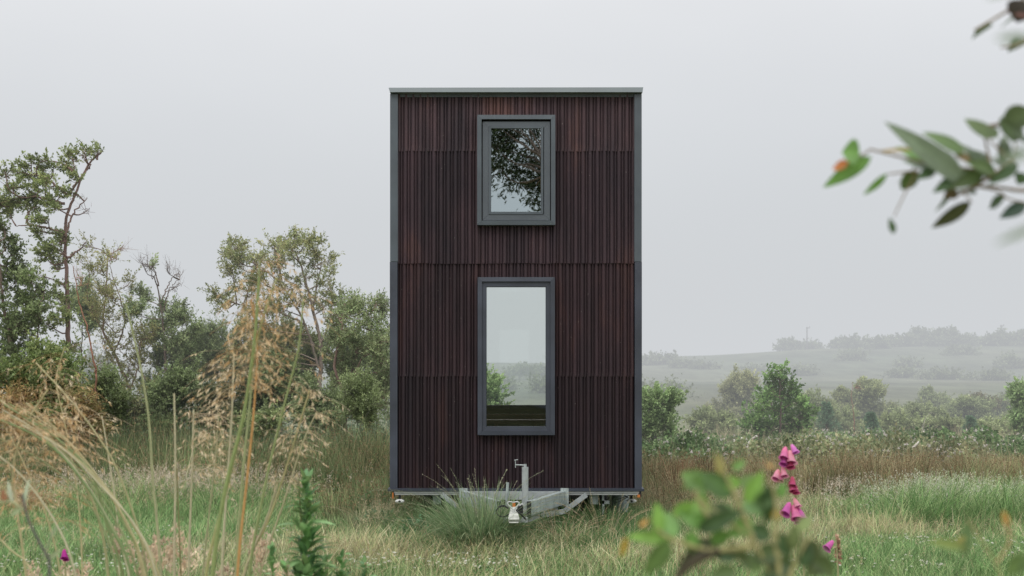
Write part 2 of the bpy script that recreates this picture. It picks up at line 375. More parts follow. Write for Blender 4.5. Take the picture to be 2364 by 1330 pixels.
FOG = (.630, .652, .675); SIG = .009
m, nt, out = newmat('mist'); 
ab = N(nt, 'ShaderNodeVolumeAbsorption'); ab.inputs['Color'].default_value = (0, 0, 0, 1); ab.inputs['Density'].default_value = SIG
em = N(nt, 'ShaderNodeEmission'); em.inputs['Color'].default_value = (*FOG, 1); em.inputs['Strength'].default_value = SIG  # mist glows by itself in place of scattered sky light
ad = N(nt, 'ShaderNodeAddShader'); nt.links.new(ab.outputs[0], ad.inputs[0]); nt.links.new(em.outputs[0], ad.inputs[1]); nt.links.new(ad.outputs[0], out.inputs['Volume'])
g = G(); g.box(-700, 700, 18.3, 950, -12, 34)
o = g.build('fog', m); tag(o, kind='structure')

# ------------------------------------------------------------------ meadow grass
def scatter(n, x0, x1, y0, y1, frustum=True):
    y = rng.uniform(y0, y1, n); 
    if frustum: hw = .46 * y + .5; x = rng.uniform(-1, 1, n) * hw; k = (x > x0) & (x < x1); return x[k], y[k]
    return rng.uniform(x0, x1, n), y
def ss(a, b, v): t = np.clip((v - a) / (b - a), 0, 1); return t * t * (3 - 2 * t)
def zone(x, y):
    """how green / tan / long the turf is at a spot"""
    nz = vn(x, y, .55, 21); nz2 = vn(x, y, 1.7, 22); nz3 = vn(x, y, .22, 23)
    tan = -.10 + .5 * nz2 + .5 * (nz - .5)
    tan += .32 * nz3 * 1.6 * np.exp(-((y - 10.75 - .25 * np.sin(x * 1.7)) / .35) ** 2) * ((x > -2.6) & (x < 2.4))
    tan += .4 * np.exp(-((y - 12.0) / .5) ** 2) * ss(2.2, 2.8, x) * (1 - ss(3.8, 4.4, x))
    tan -= .75 * np.exp(-((x - .05) / 1.6) ** 4) * ss(10.95, 11.2, y) * (1 - ss(13.5, 15, y))
    tan -= .45 * ss(-2.6, -3.2, -(-x)) * (1 - ss(11.5, 13.5, y)) * (x < -2)
    tan -= .5 * ss(2.2, 3.2, x) * (1 - ss(11.2, 11.7, y))
    tan -= .5 * ss(3.6, 4.2, x) * ss(12.0, 12.4, y) * (1 - ss(13.8, 14.5, y))
    tan += .25 * ss(1.4, 2, x) * ss(14.5, 16, y)
    h = .12 + .12 * nz + .07 * nz3
    h += .24 * np.exp(-((x - .05) / 1.45) ** 4) * ss(11.2, 11.7, y) * (1 - ss(12.4, 12.8, y))
    h -= .1 * (np.abs(x - .035) < 1.15) * ss(12.3, 12.7, y) * (1 - ss(18., 18.2, y))
    h += .32 * ss(3.7, 4.2, x) * ss(12.2, 12.5, y) * (1 - ss(13.6, 14.2, y))
    h += .14 * np.exp(-((x + 4.1) / 1.4) ** 2) * ss(14.0, 14.8, y)
    h += .08 * ss(-2.2, -3.4, -x * -1) * (x < -2) * ss(13, 14, y)
    return np.clip(tan, 0, 1), np.clip(h, .05, .6), nz
GR = np.array([[.22, .38, .14], [.33, .48, .20], [.14, .27, .10], [.45, .55, .27]])
TN = np.array([[.58, .52, .31], [.68, .62, .40], [.48, .40, .23], [.50, .54, .28]])
g = G()
for (n, y0, y1, w, K) in ((26000, 8.0, 10.0, .007, 2), (120000, 10.0, 12.6, .0078, 3), (70000, 12.6, 15.5, .010, 2), (50000, 15.5, 20, .013, 2), (40000, 20, 32, .018, 2)):
    x, y = scatter(n, -20, 20, y0, y1)
    tan, h, nz = zone(x, y)
    k = ~((np.abs(x - .035) < 1.3) & (y > 12.25) & (y < 18.2) & (rng.random(len(x)) < .97)); x, y, tan, h = x[k], y[k], tan[k], h[k]
    n = len(x); it = rng.random(n) < tan
    c1 = np.where(it[:, None], TN[rng.integers(0, 4, n)], GR[rng.integers(0, 4, n)]) * np.clip(1 + rng.normal(0, .3, (n, 1)), .3, 1.7) * (.72 + .56 * vn(x, y, .16, 61))[:, None]
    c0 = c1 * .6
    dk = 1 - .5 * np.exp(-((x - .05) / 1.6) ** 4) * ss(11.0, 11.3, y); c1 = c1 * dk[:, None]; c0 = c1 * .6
    lean = rng.normal(0, .42, (n, 2)) + np.array([.12, 0])
    L = h * rng.uniform(.5, 1.5, n) * (1 + .3 * it)
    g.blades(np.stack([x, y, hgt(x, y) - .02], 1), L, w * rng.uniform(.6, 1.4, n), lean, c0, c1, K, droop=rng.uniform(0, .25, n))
tag(g.build('meadow_grass', M['grass']), 'short green and straw coloured meadow grass around the cabin', 'grass', kind='stuff')

# flowering grass heads: stem + feathery head
def seedheads(g, x, y, H, col, hl=.10, w=.006, lean=.25, nb=10, stemc=(.35, .36, .2), sd=.03):
    x = np.asarray(x); y = np.asarray(y); H = np.asarray(H)
    if len(x) > 100: kk = rng.random(len(x)) < np.clip(2.6 * vn(x, y, .35, 91) - .45, .06, 1); x, y, H = x[kk], y[kk], H[kk]
    n = len(x); B = np.stack([x, y, hgt(x, y)], 1)
    ln = rng.normal(0, lean, (n, 2)) + np.array([.1, 0]); 
    c = np.broadcast_to(np.array(stemc), (n, 3)) * (1 + rng.normal(0, .15, (n, 1)))
    g.blades(B, H, .0035, ln, c * .8, c, 3)
    hyp = np.hypot(ln[:, 0], ln[:, 1])
    tip = B + np.concatenate([ln * H[:, None], (H * (1 - .25 * hyp))[:, None]], 1)
    dn = np.concatenate([-ln * 1.5, -np.ones((n, 1))], 1); dn /= np.linalg.norm(dn, axis=1)[:, None]
    t = rng.random((n, nb, 1)); pt = (tip[:, None] + dn[:, None] * hl * t).reshape(-1, 3)
    r = (np.sin(t * 3.1) * sd).reshape(-1, 1)
    pt = pt + rng.normal(0, 1, pt.shape) * r * .4
    D = np.repeat(-dn, nb, axis=0) + rng.normal(0, .5, pt.shape)
    cc = np.repeat(mixc(col, n, .12), nb, axis=0) * (1 + rng.normal(0, .12, (n * nb, 1)))
    g.leaves(pt, D, w * 2.6 * rng.uniform(.6, 1.3, len(pt)), w, cc)
g = G()
PINK = ((.62, .52, .42), (.55, .46, .34), (.68, .60, .50)); STRAW = ((.58, .48, .30), (.5, .4, .24), (.62, .54, .38)); WH = ((.58, .60, .46), (.50, .54, .36), (.64, .62, .52))
a = rng.normal(-4.3, .95, 1700); b = rng.normal(15.2, .5, 1700); k = b > 13.8; seedheads(g, a[k], b[k], rng.uniform(.3, .58, k.sum()), PINK, .12, .009)
a = rng.uniform(-8, -2.2, 900); b = rng.uniform(13.5, 16, 900); seedheads(g, a, b, rng.uniform(.2, .45, 900), STRAW, .1, .008)
a = rng.normal(5.0, .5, 1000); b = rng.normal(13.2, .3, 1000); seedheads(g, a, b, rng.uniform(.35, .66, 1000), WH, .13, .009, sd=.05)
a = rng.uniform(2.2, 7.2, 1500); b = rng.uniform(13.6, 15.7, 1500); seedheads(g, a, b, rng.uniform(.22, .5, 1500), PINK, .11, .008)
a = rng.uniform(1.4, 3.2, 700); b = rng.uniform(12.8, 15.5, 700); seedheads(g, a, b, rng.uniform(.2, .4, 700), STRAW, .1, .007)
a = rng.uniform(-5, 5, 3000); b = rng.uniform(9.6, 12.0, 3000); k = (b < 10.55) | (np.abs(a) > 1.7); a, b = a[k], b[k]; seedheads(g, a, b, rng.uniform(.12, .34, len(a)), STRAW, .06, .005, nb=8, sd=.012)
a = rng.uniform(-1.3, -1.0, 250) ; b = rng.uniform(11.5, 13.5, 250); seedheads(g, a - .2, b, rng.uniform(.25, .5, 250), STRAW, .12, .006)
tag(g.build('flowering_grass', M['grass']), 'pale feathery seed heads of flowering meadow grass', 'grass', kind='stuff')

# white clover flowers and leaves
g = G()
def clover(n, x0, x1, y0, y1, sd):
    x, y = scatter(n, x0, x1, y0, y1, False); k = vn(x, y, .7, sd) > .5; x, y = x[k], y[k]; n = len(x)
    z = hgt(x, y) + rng.uniform(.08, .17, n); nb = 9; c = np.stack([x, y, z], 1)
    D = rng.normal(size=(n * nb, 3)); D[:, 2] = np.abs(D[:, 2]) * .6 + .1; D /= np.linalg.norm(D, axis=1)[:, None]
    g.leaves(np.repeat(c, nb, axis=0), D, .016, .010, mixc(((.8, .78, .7), (.7, .66, .52), (.85, .85, .8)), n * nb, .05))
clover(1000, -4.9, -2.2, 9.8, 12.2, 31); clover(900, 2.0, 5.2, 9.8, 11.6, 32); clover(700, -1.5, 2.0, 9.9, 10.9, 33); clover(200, -2.6, 5, 11, 13, 34)
tag(g.build('clover_flowers', M['petal']), 'small white clover flower heads dotted through the turf', 'flowers', kind='stuff')
g = G()
x, y = scatter(26000, -5, 5.5, 9.7, 12.2, False); k = (vn(x, y, .6, 35) > .52) & ((np.abs(x) > 1.8) | (y < 10.9)); x, y = x[k], y[k]; n = len(x)
pt = np.stack([x, y, hgt(x, y) + rng.uniform(.02, .11, n)], 1); D = rng.normal(size=(n, 3)); D[:, 2] *= .3
g.leaves(pt, D, .028, .02, mixc(((.09, .2, .07), (.14, .27, .1), (.07, .15, .06)), n))
tag(g.build('clover_leaves', M['grass']), 'low carpet of green clover leaves under the grass', 'ground cover', kind='stuff')

# rushes
def rushes(g, n, x0, x1, y0, y1, H, cols, tuft=.3, per=70, w=.006, tips=True, hj=.25, skip=None, tanf=.1):
    for i in range(n):
        cx = rng.uniform(x0, x1); cy = rng.uniform(y0, y1)
        if skip is not None and skip(cx, cy): continue
        m = per; a = rng.uniform(0, 6.28, m); r = np.abs(rng.normal(0, .4, m)) * tuft
        B = np.stack([cx + r * np.cos(a), cy + r * np.sin(a), np.full(m, float(hgt(cx, cy)) - .03)], 1)
        lean = np.stack([np.cos(a), np.sin(a)], 1) * rng.uniform(.0, .55, (m, 1)) + rng.normal(0, .08, (m, 2))
        Hh = H * np.clip(1 + rng.normal(0, .22), .5, 1.35) * rng.uniform(1 - hj * 1.6, 1 + hj * .5, m)
        cb = np.array(cols[rng.integers(0, len(cols))]) * rng.uniform(.5, 1.45)
        c1 = cb * np.clip(1 + rng.normal(0, .35, (m, 1)), .3, 1.8); tan = rng.random(m) < tanf; c1[tan] = np.array([.52, .42, .26]) * (1 + rng.normal(0, .12, (tan.sum(), 1)))
        g.blades(B, Hh, w * rng.uniform(.7, 1.3, m), lean, c1 * (.32 if cols is RG else .45), c1, 3)  # blade feet darkened in colour, painting the shade of the hollows
        if tips:
            q = rng.random(m) < .22; hyp = np.hypot(lean[:, 0], lean[:, 1]); t = .86
            tip = B + np.concatenate([lean * (t ** 1.8) * Hh[:, None], (Hh * t * (1 - .25 * t * hyp))[:, None]], 1)
            tip = tip[q]; nb = 3; tp_ = np.repeat(tip, nb, axis=0) + rng.normal(0, .008, (len(tip) * nb, 3))
            g.leaves(tp_, rng.normal(size=tp_.shape), .026, .014, mixc(((.28, .19, .11), (.42, .32, .18), (.19, .13, .07)), len(tp_)))
RG = ((.22, .31, .14), (.29, .36, .17), (.16, .24, .11), (.33, .31, .16))
RT = ((.31, .32, .17), (.25, .30, .14), (.42, .37, .22), (.20, .16, .09), (.30, .35, .17), (.33, .25, .15))
g = G()
inh = lambda x, y: abs(x - .035) < 1.55 and y < 18.6
rushes(g, 150, -7.2, -1.45, 15.4, 17.5, .72, RG, w=.008, skip=lambda x, y: y < 15.9 and x < -3.2)
rushes(g, 150, -9, -1.2, 17.2, 19.5, .95, RG, w=.009, skip=inh)
tag(g.build('rushes', M['grass']), 'dark green and brown rushes growing thick behind the grass on the left', 'rushes', kind='stuff')
g = G()
rushes(g, 170, 1.5, 8.2, 15.6, 17.8, .56, RT, tanf=.22, w=.009, per=90, tuft=.2, skip=inh)
rushes(g, 190, 1.45, 9.5, 17.8, 19.6, .4, RT, tanf=.22, w=.009, per=70, skip=inh)
rushes(g, 22, 1.5, 2.1, 13.0, 15.6, .5, RT, tanf=.22, w=.007)
rushes(g, 14, 2.05, 2.7, 15.0, 16.2, .55, ((.26, .13, .08), (.2, .1, .06)), w=.007)
tag(g.build('rushes', M['grass']), 'tan seeding rushes in the field on the right of the cabin', 'rushes', kind='stuff')
g = G()
rushes(g, 45, -2.0, -1.25, 13.0, 15.6, .5, RG, w=.007)
tag(g.build('rushes', M['grass']), 'loose grey green rush tufts beside the left cabin corner', 'rushes', kind='stuff')

# bramble bank on the right
g = G()
for i in range(300):
    yy = rng.uniform(19.6, 27.5); xx = rng.uniform(.075 * yy, .46 * yy)
    if abs(xx) < 1.5 and yy < 19: continue
    hh = (1.72 - .0495 * yy) * (.55 + .6 * vn(xx, yy, 1.2, 41)) + .0; R = rng.uniform(.25, .5); n = 330
    d = rng.normal(size=(n, 3)); d /= np.linalg.norm(d, axis=1)[:, None]; d[:, 2] = np.abs(d[:, 2])
    p = np.array([xx, yy, float(hgt(xx, yy)) + .03]) + d * np.array([R, R, hh * rng.uniform(.6, 1.1)]) * rng.uniform(.75, 1.05, (n, 1))
    kind_ = vn(xx, yy, 1.6, 43)
    cols = ((.17, .27, .11), (.24, .33, .15), (.10, .16, .07)) if kind_ < .66 else ((.28, .33, .17), (.40, .38, .22), (.20, .24, .12))
    g.leaves(p, d + rng.normal(0, .8, (n, 3)), .075 * rng.uniform(.6, 1.2, n), .05, mixc(cols, n) * rng.uniform(.65, 1.3))
    m = rng.integers(2, 22); pm = p[rng.integers(0, n, m)] + np.array([0, -.03, .04]); nb = 6
    g.leaves(np.repeat(pm, nb, axis=0), rng.normal(size=(m * nb, 3)), .042, .032, mixc(((.62, .6, .55), (.55, .5, .42), (.68, .62, .6)), m * nb, .06))
    m = 8 if kind_ < .66 else 26; B = np.array([xx, yy, 0]) + rng.normal(0, .3, (m, 3)) * [1, 1, 0]; c = np.broadcast_to(np.array([.5, .42, .28]), (m, 3)) * rng.uniform(.7, 1.2, (m, 1))
    g.blades(B, rng.uniform(.3, .75, m), .009, rng.normal(0, .3, (m, 2)), c, c, 2)
tag(g.build('bramble', M['leaf']), 'tangled flowering bramble bank between the rushes and the right hand shrubs', 'bramble', kind='stuff')
g = G()
for i in range(120):
    yy = rng.uniform(20, 30); xx = rng.uniform(-.46 * yy, -1.5); n = 260; R = rng.uniform(.3, .6)
    d = rng.normal(size=(n, 3)); d /= np.linalg.norm(d, axis=1)[:, None]; d[:, 2] = np.abs(d[:, 2])
    p = np.array([xx, yy, .03]) + d * np.array([R, R, rng.uniform(.5, 1.0)]) * rng.uniform(.7, 1.05, (n, 1))
    g.leaves(p, d + rng.normal(0, .8, (n, 3)), .07, .045, mixc(((.13, .19, .10), (.18, .25, .13), (.09, .13, .07)), n))
tag(g.build('undergrowth', M['leaf']), 'dark leafy undergrowth beneath the trees on the left', 'undergrowth', kind='stuff')

# ------------------------------------------------------------------ trees on the left
GA = ((.22, .31, .14), (.32, .41, .21), (.14, .20, .10)); GD = ((.16, .24, .13), (.22, .31, .17), (.11, .16, .09))
GO = ((.28, .33, .17), (.36, .38, .21), (.20, .25, .13)); GL = ((.26, .36, .20), (.32, .42, .24), (.18, .26, .14)); GB = ((.25, .36, .21), (.33, .44, .27), (.17, .25, .15))
tree('windswept_tree', 'tall windswept tree, highest on the left, leaning top and leafy boughs swept left', 'tree', 20.5,
     [[(150, 900), (152, 760), (150, 650), (142, 520), (158, 450), (185, 380), (222, 340)],
      [(158, 450), (180, 420), (208, 378)], [(148, 560), (165, 500), (200, 455)], [(150, 470), (80, 455), (0, 470)], [(155, 450), (100, 410), (45, 400)],
      [(175, 400), (130, 372), (90, 372)], [(150, 540), (90, 522), (40, 522)], [(152, 600), (180, 575), (200, 560)]],
     [(212, 342, 14, 12), (195, 352, 14, 12), (180, 372, 20, 12), (165, 385, 14, 8), (98, 372, 22, 10), (75, 380, 15, 9), (120, 385, 22, 9), (60, 405, 28, 11), (30, 402, 22, 8), (95, 412, 28, 11),
      (120, 430, 28, 14), (88, 440, 20, 10), (35, 432, 20, 10), (60, 462, 34, 11, 1.6), (20, 465, 30, 10, 1.6), (-20, 460, 30, 12, 1.5), (100, 462, 34, 12), (-15, 470, 30, 12), (130, 480, 20, 14), (140, 455, 20, 14), (5, 485, 22, 8), (75, 478, 30, 8), (195, 420, 11, 9), (182, 450, 12, 7, .5), (120, 512, 24, 14),
      (95, 535, 14, 12), (125, 545, 24, 16), (150, 545, 14, 10), (110, 575, 26, 14), (140, 575, 22, 12), (125, 605, 26, 14), (95, 590, 14, 10), (110, 640, 18, 12, .5), (215, 370, 10, 20, 0), (190, 480, 20, 20, 0),
      (60, 520, 25, 12, 0), (135, 700, 30, 28), (160, 740, 26, 30), (120, 750, 30, 30), (150, 670, 14, 20, .6), (170, 790, 22, 20)],
     r0=.075, leaf=(.052, .03), cols=GA, dens=1.05, wind=(-.45, 0, .1), up=.15, twl=.16, bark=(.2, .13, .11), dep=.35, subs=6)
tree('hedgerow_tree', 'dense dark tree cut by the left picture edge', 'tree', 19.5, [[(40, 900), (30, 780), (10, 680), (2, 560)], [(30, 790), (60, 720), (85, 660)], [(45, 900), (85, 800), (95, 700)]],
     [(8, 530, 14, 12), (5, 560, 20, 18), (12, 595, 24, 20), (0, 625, 26, 22), (20, 650, 30, 28), (-5, 690, 35, 35), (30, 700, 30, 30), (10, 745, 40, 35), (40, 770, 32, 30), (80, 650, 26, 20), (95, 680, 25, 24), (75, 710, 26, 24), (100, 730, 26, 26), (70, 760, 30, 26), (20, 800, 45, 30), (50, 830, 40, 28)],
     r0=.07, leaf=(.055, .032), cols=GD, dens=1.1, wind=(-.15, 0, .1), twl=.18, dep=.5)
tree('dead_sapling', 'thin reddish bare stem standing before the left shrubs', 'dead sapling', 18.4, [[(222, 900), (222, 860), (205, 800), (200, 760), (182, 700), (172, 615)], [(222, 860), (215, 820), (212, 790)]], [(175, 640, 6, 20, 0)], r0=.03, bark=(.3, .16, .11))
tree('hedgerow_tree', 'spindly olive tree with thin twiggy top, right of the tall windswept tree', 'tree', 22.,
     [[(300, 960), (295, 900), (262, 820), (235, 760), (240, 680), (245, 590)], [(262, 820), (290, 740), (270, 660), (255, 600)], [(235, 760), (205, 690), (215, 640)], [(300, 900), (320, 850), (330, 780)], [(330, 960), (350, 900), (270, 800)]],
     [(215, 572, 16, 12, .4), (240, 590, 20, 16, .5), (262, 590, 16, 22, .15), (275, 570, 16, 18, 0), (222, 615, 22, 16, .8), (255, 630, 24, 18, .7), (275, 655, 16, 18, .6), (215, 660, 26, 20, .7), (250, 680, 24, 24, .7), (285, 690, 24, 24, .8), (225, 720, 26, 24, .7), (265, 740, 28, 24, .8), (300, 730, 26, 28, .8), (235, 780, 30, 24, .7), (280, 790, 34, 30, .9), (325, 780, 26, 32, .9), (250, 840, 36, 30, .8), (300, 850, 36, 34, 1)],
     r0=.05, leaf=(.045, .022), cols=GO, dens=1.1, twl=.24, bark=(.25, .17, .13), dep=.7)
tree('hedgerow_tree', 'dark green tree with bare forked twigs poking from its top', 'tree', 22.5,
     [[(385, 980), (385, 860), (378, 760), (368, 680), (362, 640)], [(372, 700), (385, 650), (408, 625)], [(366, 660), (355, 625), (342, 608)], [(378, 720), (392, 670), (415, 645)]],
     [(362, 615, 16, 22, 0), (350, 612, 14, 14, 0), (385, 620, 18, 18, 0), (408, 625, 14, 18, 0), (400, 660, 14, 18, 0), (366, 618, 5, 6, .4), (315, 690, 20, 24), (345, 720, 24, 24), (390, 715, 22, 26), (415, 740, 22, 26), (440, 740, 14, 34), (455, 760, 14, 36, .8), (370, 760, 30, 28), (330, 770, 28, 28), (420, 790, 30, 32), (380, 820, 36, 34), (440, 830, 24, 34), (340, 840, 34, 34), (400, 870, 40, 34), (350, 900, 40, 34)],
     r0=.05, leaf=(.05, .024), cols=GB, dens=1.8, up=.7, twl=.2, dep=.8)
tree('hedgerow_tree', 'broad airy tree with rounded loose crown, centre of the left trees', 'tree', 21.5,
     [[(735, 960), (735, 880), (740, 800), (722, 720), (700, 640), (680, 580)], [(735, 850), (705, 750), (650, 660), (590, 610), (530, 590)], [(738, 800), (765, 720), (760, 650)], [(722, 720), (735, 650), (745, 600)], [(705, 750), (640, 720), (540, 700)], [(650, 660), (640, 600), (630, 560)]],
     [(530, 580, 20, 16), (550, 572, 20, 12), (520, 598, 16, 10), (555, 600, 24, 16), (580, 590, 20, 14, .7), (545, 625, 22, 14, .8), (570, 640, 22, 16, .8), (625, 570, 22, 14, .6), (650, 562, 22, 14), (680, 555, 24, 12), (710, 562, 22, 12), (735, 580, 22, 14), (750, 605, 18, 18, .8), (640, 590, 26, 16, .8), (680, 585, 30, 16, .8), (720, 605, 26, 18, .6), (600, 615, 26, 18, .6),
      (660, 620, 30, 20, .5), (705, 640, 28, 22, .5), (745, 640, 20, 26, .5), (765, 670, 16, 26, .5), (620, 655, 32, 22, .7), (670, 665, 30, 22, .6), (575, 675, 30, 20, .8), (530, 690, 24, 14), (505, 702, 18, 10), (555, 712, 26, 16, .9), (610, 710, 34, 22, .8), (660, 715, 32, 24, .7), (700, 700, 26, 26, .6), (745, 700, 24, 26, .8), (780, 700, 16, 20, .9), (600, 755, 34, 26), (650, 770, 36, 30), (690, 790, 28, 30, .8), (765, 760, 30, 30), (610, 810, 36, 30), (660, 830, 36, 34)],
     r0=.07, leaf=(.05, .022), cols=((.26, .33, .18), (.34, .38, .22), (.18, .24, .13)), dens=1.45, twl=.2, bark=(.3, .24, .2), dep=.7)
tree('hedgerow_tree', 'leafy green tree pressing against the left cabin wall', 'tree', 20.5,
     [[(800, 980), (790, 900), (775, 840), (790, 770), (800, 700)], [(790, 900), (840, 820), (865, 740), (865, 700)]],
     [(800, 700, 20, 18), (820, 715, 22, 18), (785, 730, 24, 22), (865, 700, 16, 16), (880, 715, 14, 18), (850, 720, 14, 12, .7), (830, 750, 26, 24), (870, 760, 26, 28), (795, 780, 28, 28), (840, 800, 30, 30), (885, 810, 26, 36), (770, 820, 26, 30), (815, 850, 34, 32), (870, 870, 32, 36), (890, 920, 26, 36), (780, 880, 32, 34), (850, 920, 36, 34), (905, 780, 24, 30), (905, 850, 24, 40)],
     r0=.055, leaf=(.045, .022), cols=GB, dens=2.0, bark=(.24, .16, .13), dep=.6)
bush('shrub', 'rounded dark bush at far left in front of the trees', 90, 880, 110, 85, 17.8, ((.17, .26, .11), (.25, .33, .16), (.11, .17, .08)), n=16, leaf=(.05, .03), dens=1.8, cat='shrub')
bush('shrub', 'rusty brown and olive scrub low at the far left edge', 40, 935, 80, 55, 17.4, ((.34, .27, .14), (.26, .27, .13), (.40, .30, .17)), n=12, dens=1.2, leaf=(.05, .018), cat='shrub', bark=(.3, .18, .12))
bush('shrub', 'rusty olive scrub right of the far left dark bush', 180, 940, 60, 50, 17.6, ((.30, .27, .14), (.22, .26, .12), (.36, .28, .16)), n=10, dens=1.1, leaf=(.05, .018), cat='shrub', bark=(.3, .18, .12))
bush('shrub', 'low bush below the bare reddish stem', 235, 920, 70, 55, 18.6, GD, n=9, dens=1.4, cat='shrub')
bush('shrub', 'pale grey green shrub between the twiggy tree and the airy tree', 505, 815, 62, 72, 23, ((.25, .35, .21), (.31, .41, .25), (.18, .26, .16)), n=14, dens=1.6, leaf=(.04, .018), up=.8, cat='shrub')
bush('shrub', 'deep green shrub under the forked twigs', 400, 920, 80, 70, 20, GD, n=12, dens=1.6, cat='shrub')
bush('shrub', 'shaded olive shrub under the twiggy olive tree', 300, 925, 75, 60, 20.5, ((.19, .22, .11), (.25, .28, .15), (.12, .15, .08)), n=10, dens=1.4, cat='shrub')
bush('shrub', 'very dark shrub below the pale grey green shrub', 520, 920, 75, 60, 19.8, ((.09, .13, .08), (.13, .18, .10), (.06, .09, .06)), n=11, dens=1.6, cat='shrub')
bush('shrub', 'shadowy shrub around the airy tree trunk', 640, 900, 80, 80, 20.4, GD, n=14, dens=1.5, cat='shrub')
bush('shrub', 'small leafy shrub right of the airy tree trunk', 730, 930, 60, 60, 19.8, GB, n=10, dens=1.5, cat='shrub')
bush('shrub', 'bright rounded shrub just left of the cabin', 833, 915, 44, 66, 18.9, ((.28, .40, .22), (.34, .46, .27), (.2, .29, .16)), n=13, dens=1.8, leaf=(.04, .018), up=.8, cat='shrub')
for (px, py, rx, ry, Y, lb) in ((440, 810, 48, 62, 23.5, 'mid green shrub behind the forked twig tree'), (575, 800, 52, 62, 22.6, 'olive green shrub under the left side of the airy tree'), (650, 815, 54, 64, 23, 'deep olive shrub behind the airy tree trunk'),
                                (725, 835, 46, 56, 22.4, 'green shrub between the airy tree and the tree by the cabin'), (795, 815, 50, 72, 22.2, 'tall green shrub behind the tree by the cabin'), (870, 830, 46, 84, 22, 'dense green shrub touching the left cabin wall'), (195, 700, 34, 50, 22.8, 'loose green shrub behind the bare reddish stem')):
    bush('shrub', lb, px, py, rx, ry, Y, (GB, GO, GL)[int(px) % 3], n=14, dens=1.5, leaf=(.045, .02), up=.7, cat='shrub')
bush('shrub', 'low mid green shrub standing behind the rush bed', 600, 975, 55, 35, 19.2, GL, n=7, dens=1.3, cat='shrub')

# ------------------------------------------------------------------ shrubs and trees on the right
YG = ((.26, .42, .22), (.34, .50, .28), (.18, .29, .15))
bush('shrub', 'light green shrub just right of the cabin', 1515, 950, 60, 55, 23, YG, n=13, dens=1.5, up=.8, leaf=(.06, .03), cat='shrub')
bush('shrub', 'grey green hazy shrub left of the bright green tree', 1700, 940, 72, 80, 44, ((.33, .39, .25), (.41, .46, .31), (.25, .30, .19)), n=18, dens=1.5, leaf=(.07, .035), up=.6, cat='shrub')
tree('young_tree', 'bright green pointed young tree, greenest on the right', 'tree', 26, [[(1798, 1000), (1796, 950), (1792, 900), (1790, 862)]],
     [(1790, 858, 10, 12), (1785, 875, 18, 12), (1800, 888, 20, 14), (1775, 900, 26, 14), (1815, 905, 24, 16), (1790, 920, 34, 18), (1835, 930, 28, 18), (1760, 935, 30, 20), (1805, 950, 42, 22), (1855, 960, 28, 22), (1750, 970, 36, 22), (1790, 985, 50, 24), (1850, 990, 38, 22), (1740, 1000, 30, 18), (1820, 1005, 50, 20)],
     r0=.04, leaf=(.065, .04), cols=((.17, .33, .13), (.26, .44, .19), (.11, .21, .09)), dens=.85, up=.6, twl=.22, dep=.6)
bush('hazy_shrub', 'tall hazy rounded shrub behind the thin dead trunk', 1995, 942, 72, 64, 44, ((.32, .41, .24), (.40, .48, .29), (.23, .30, .18)), n=18, dens=1.3, leaf=(.08, .04), cat='shrub')
tree('dead_tree', 'thin reddish dead trunk before the tall hazy shrub', 'dead tree', 30, [[(1975, 1010), (1972, 960), (1966, 920), (1969, 882)]], [(1969, 890, 8, 10, 0)], r0=.022, bark=(.34, .2, .16))
hz = ((.27, .36, .21), (.34, .43, .27), (.19, .26, .15))
for (px, py, rx, ry, Y, lb) in ((1840, 975, 50, 32, 40, 'low hazy shrub behind the bright green tree'), (2120, 975, 55, 30, 38, 'olive hazy shrub left of centre in the right hand row'), (2355, 985, 50, 36, 40, 'hazy shrub cut by the right picture edge'), (1650, 985, 46, 24, 32, 'low green shrub left of the grey green hazy shrub'), (1880, 960, 40, 40, 38, 'hazy shrub peeping out right of the bright green tree'), (2085, 965, 50, 38, 46, 'low hazy shrub right of the tall hazy shrub'), (2150, 955, 45, 42, 50, 'hazy shrub in the middle of the right hand row'),
                                (2225, 965, 60, 40, 44, 'wide hazy shrub below the flat topped tree'), (2310, 955, 60, 50, 48, 'hazy shrub near the right picture edge'), (1930, 985, 50, 30, 36, 'low dark hazy shrub before the shrub row'),
                                (2050, 995, 60, 26, 33, 'low leafy shrub behind the bramble bank'), (2170, 1000, 70, 24, 32, 'low green shrub behind the pale fallen branch'), (2300, 1000, 80, 26, 31, 'low green shrub at the right end of the bramble bank')):
    bush('hazy_shrub', lb, px, py - 4, rx * 1.15, ry * 1.25, Y, hz, n=14, dens=1.2, leaf=(.075, .04), cat='shrub')
bush('young_tree', 'light green sapling cut by the right picture edge', 2358, 945, 35, 60, 27, YG, n=8, dens=1., leaf=(.09, .035), cat='sapling')
tree('flat_topped_tree', 'hazy tree with flat windswept top on the right', 'tree', 46, [[(2290, 960), (2280, 940), (2270, 928)]], [(2270, 925, 24, 8), (2250, 923, 18, 5), (2290, 932, 22, 7), (2240, 926, 10, 3)], leaf=(.08, .04), cols=((.2, .2, .12), (.14, .15, .09)), dens=2, r0=.05, wind=(-.3, 0, 0), up=0, dep=.3)
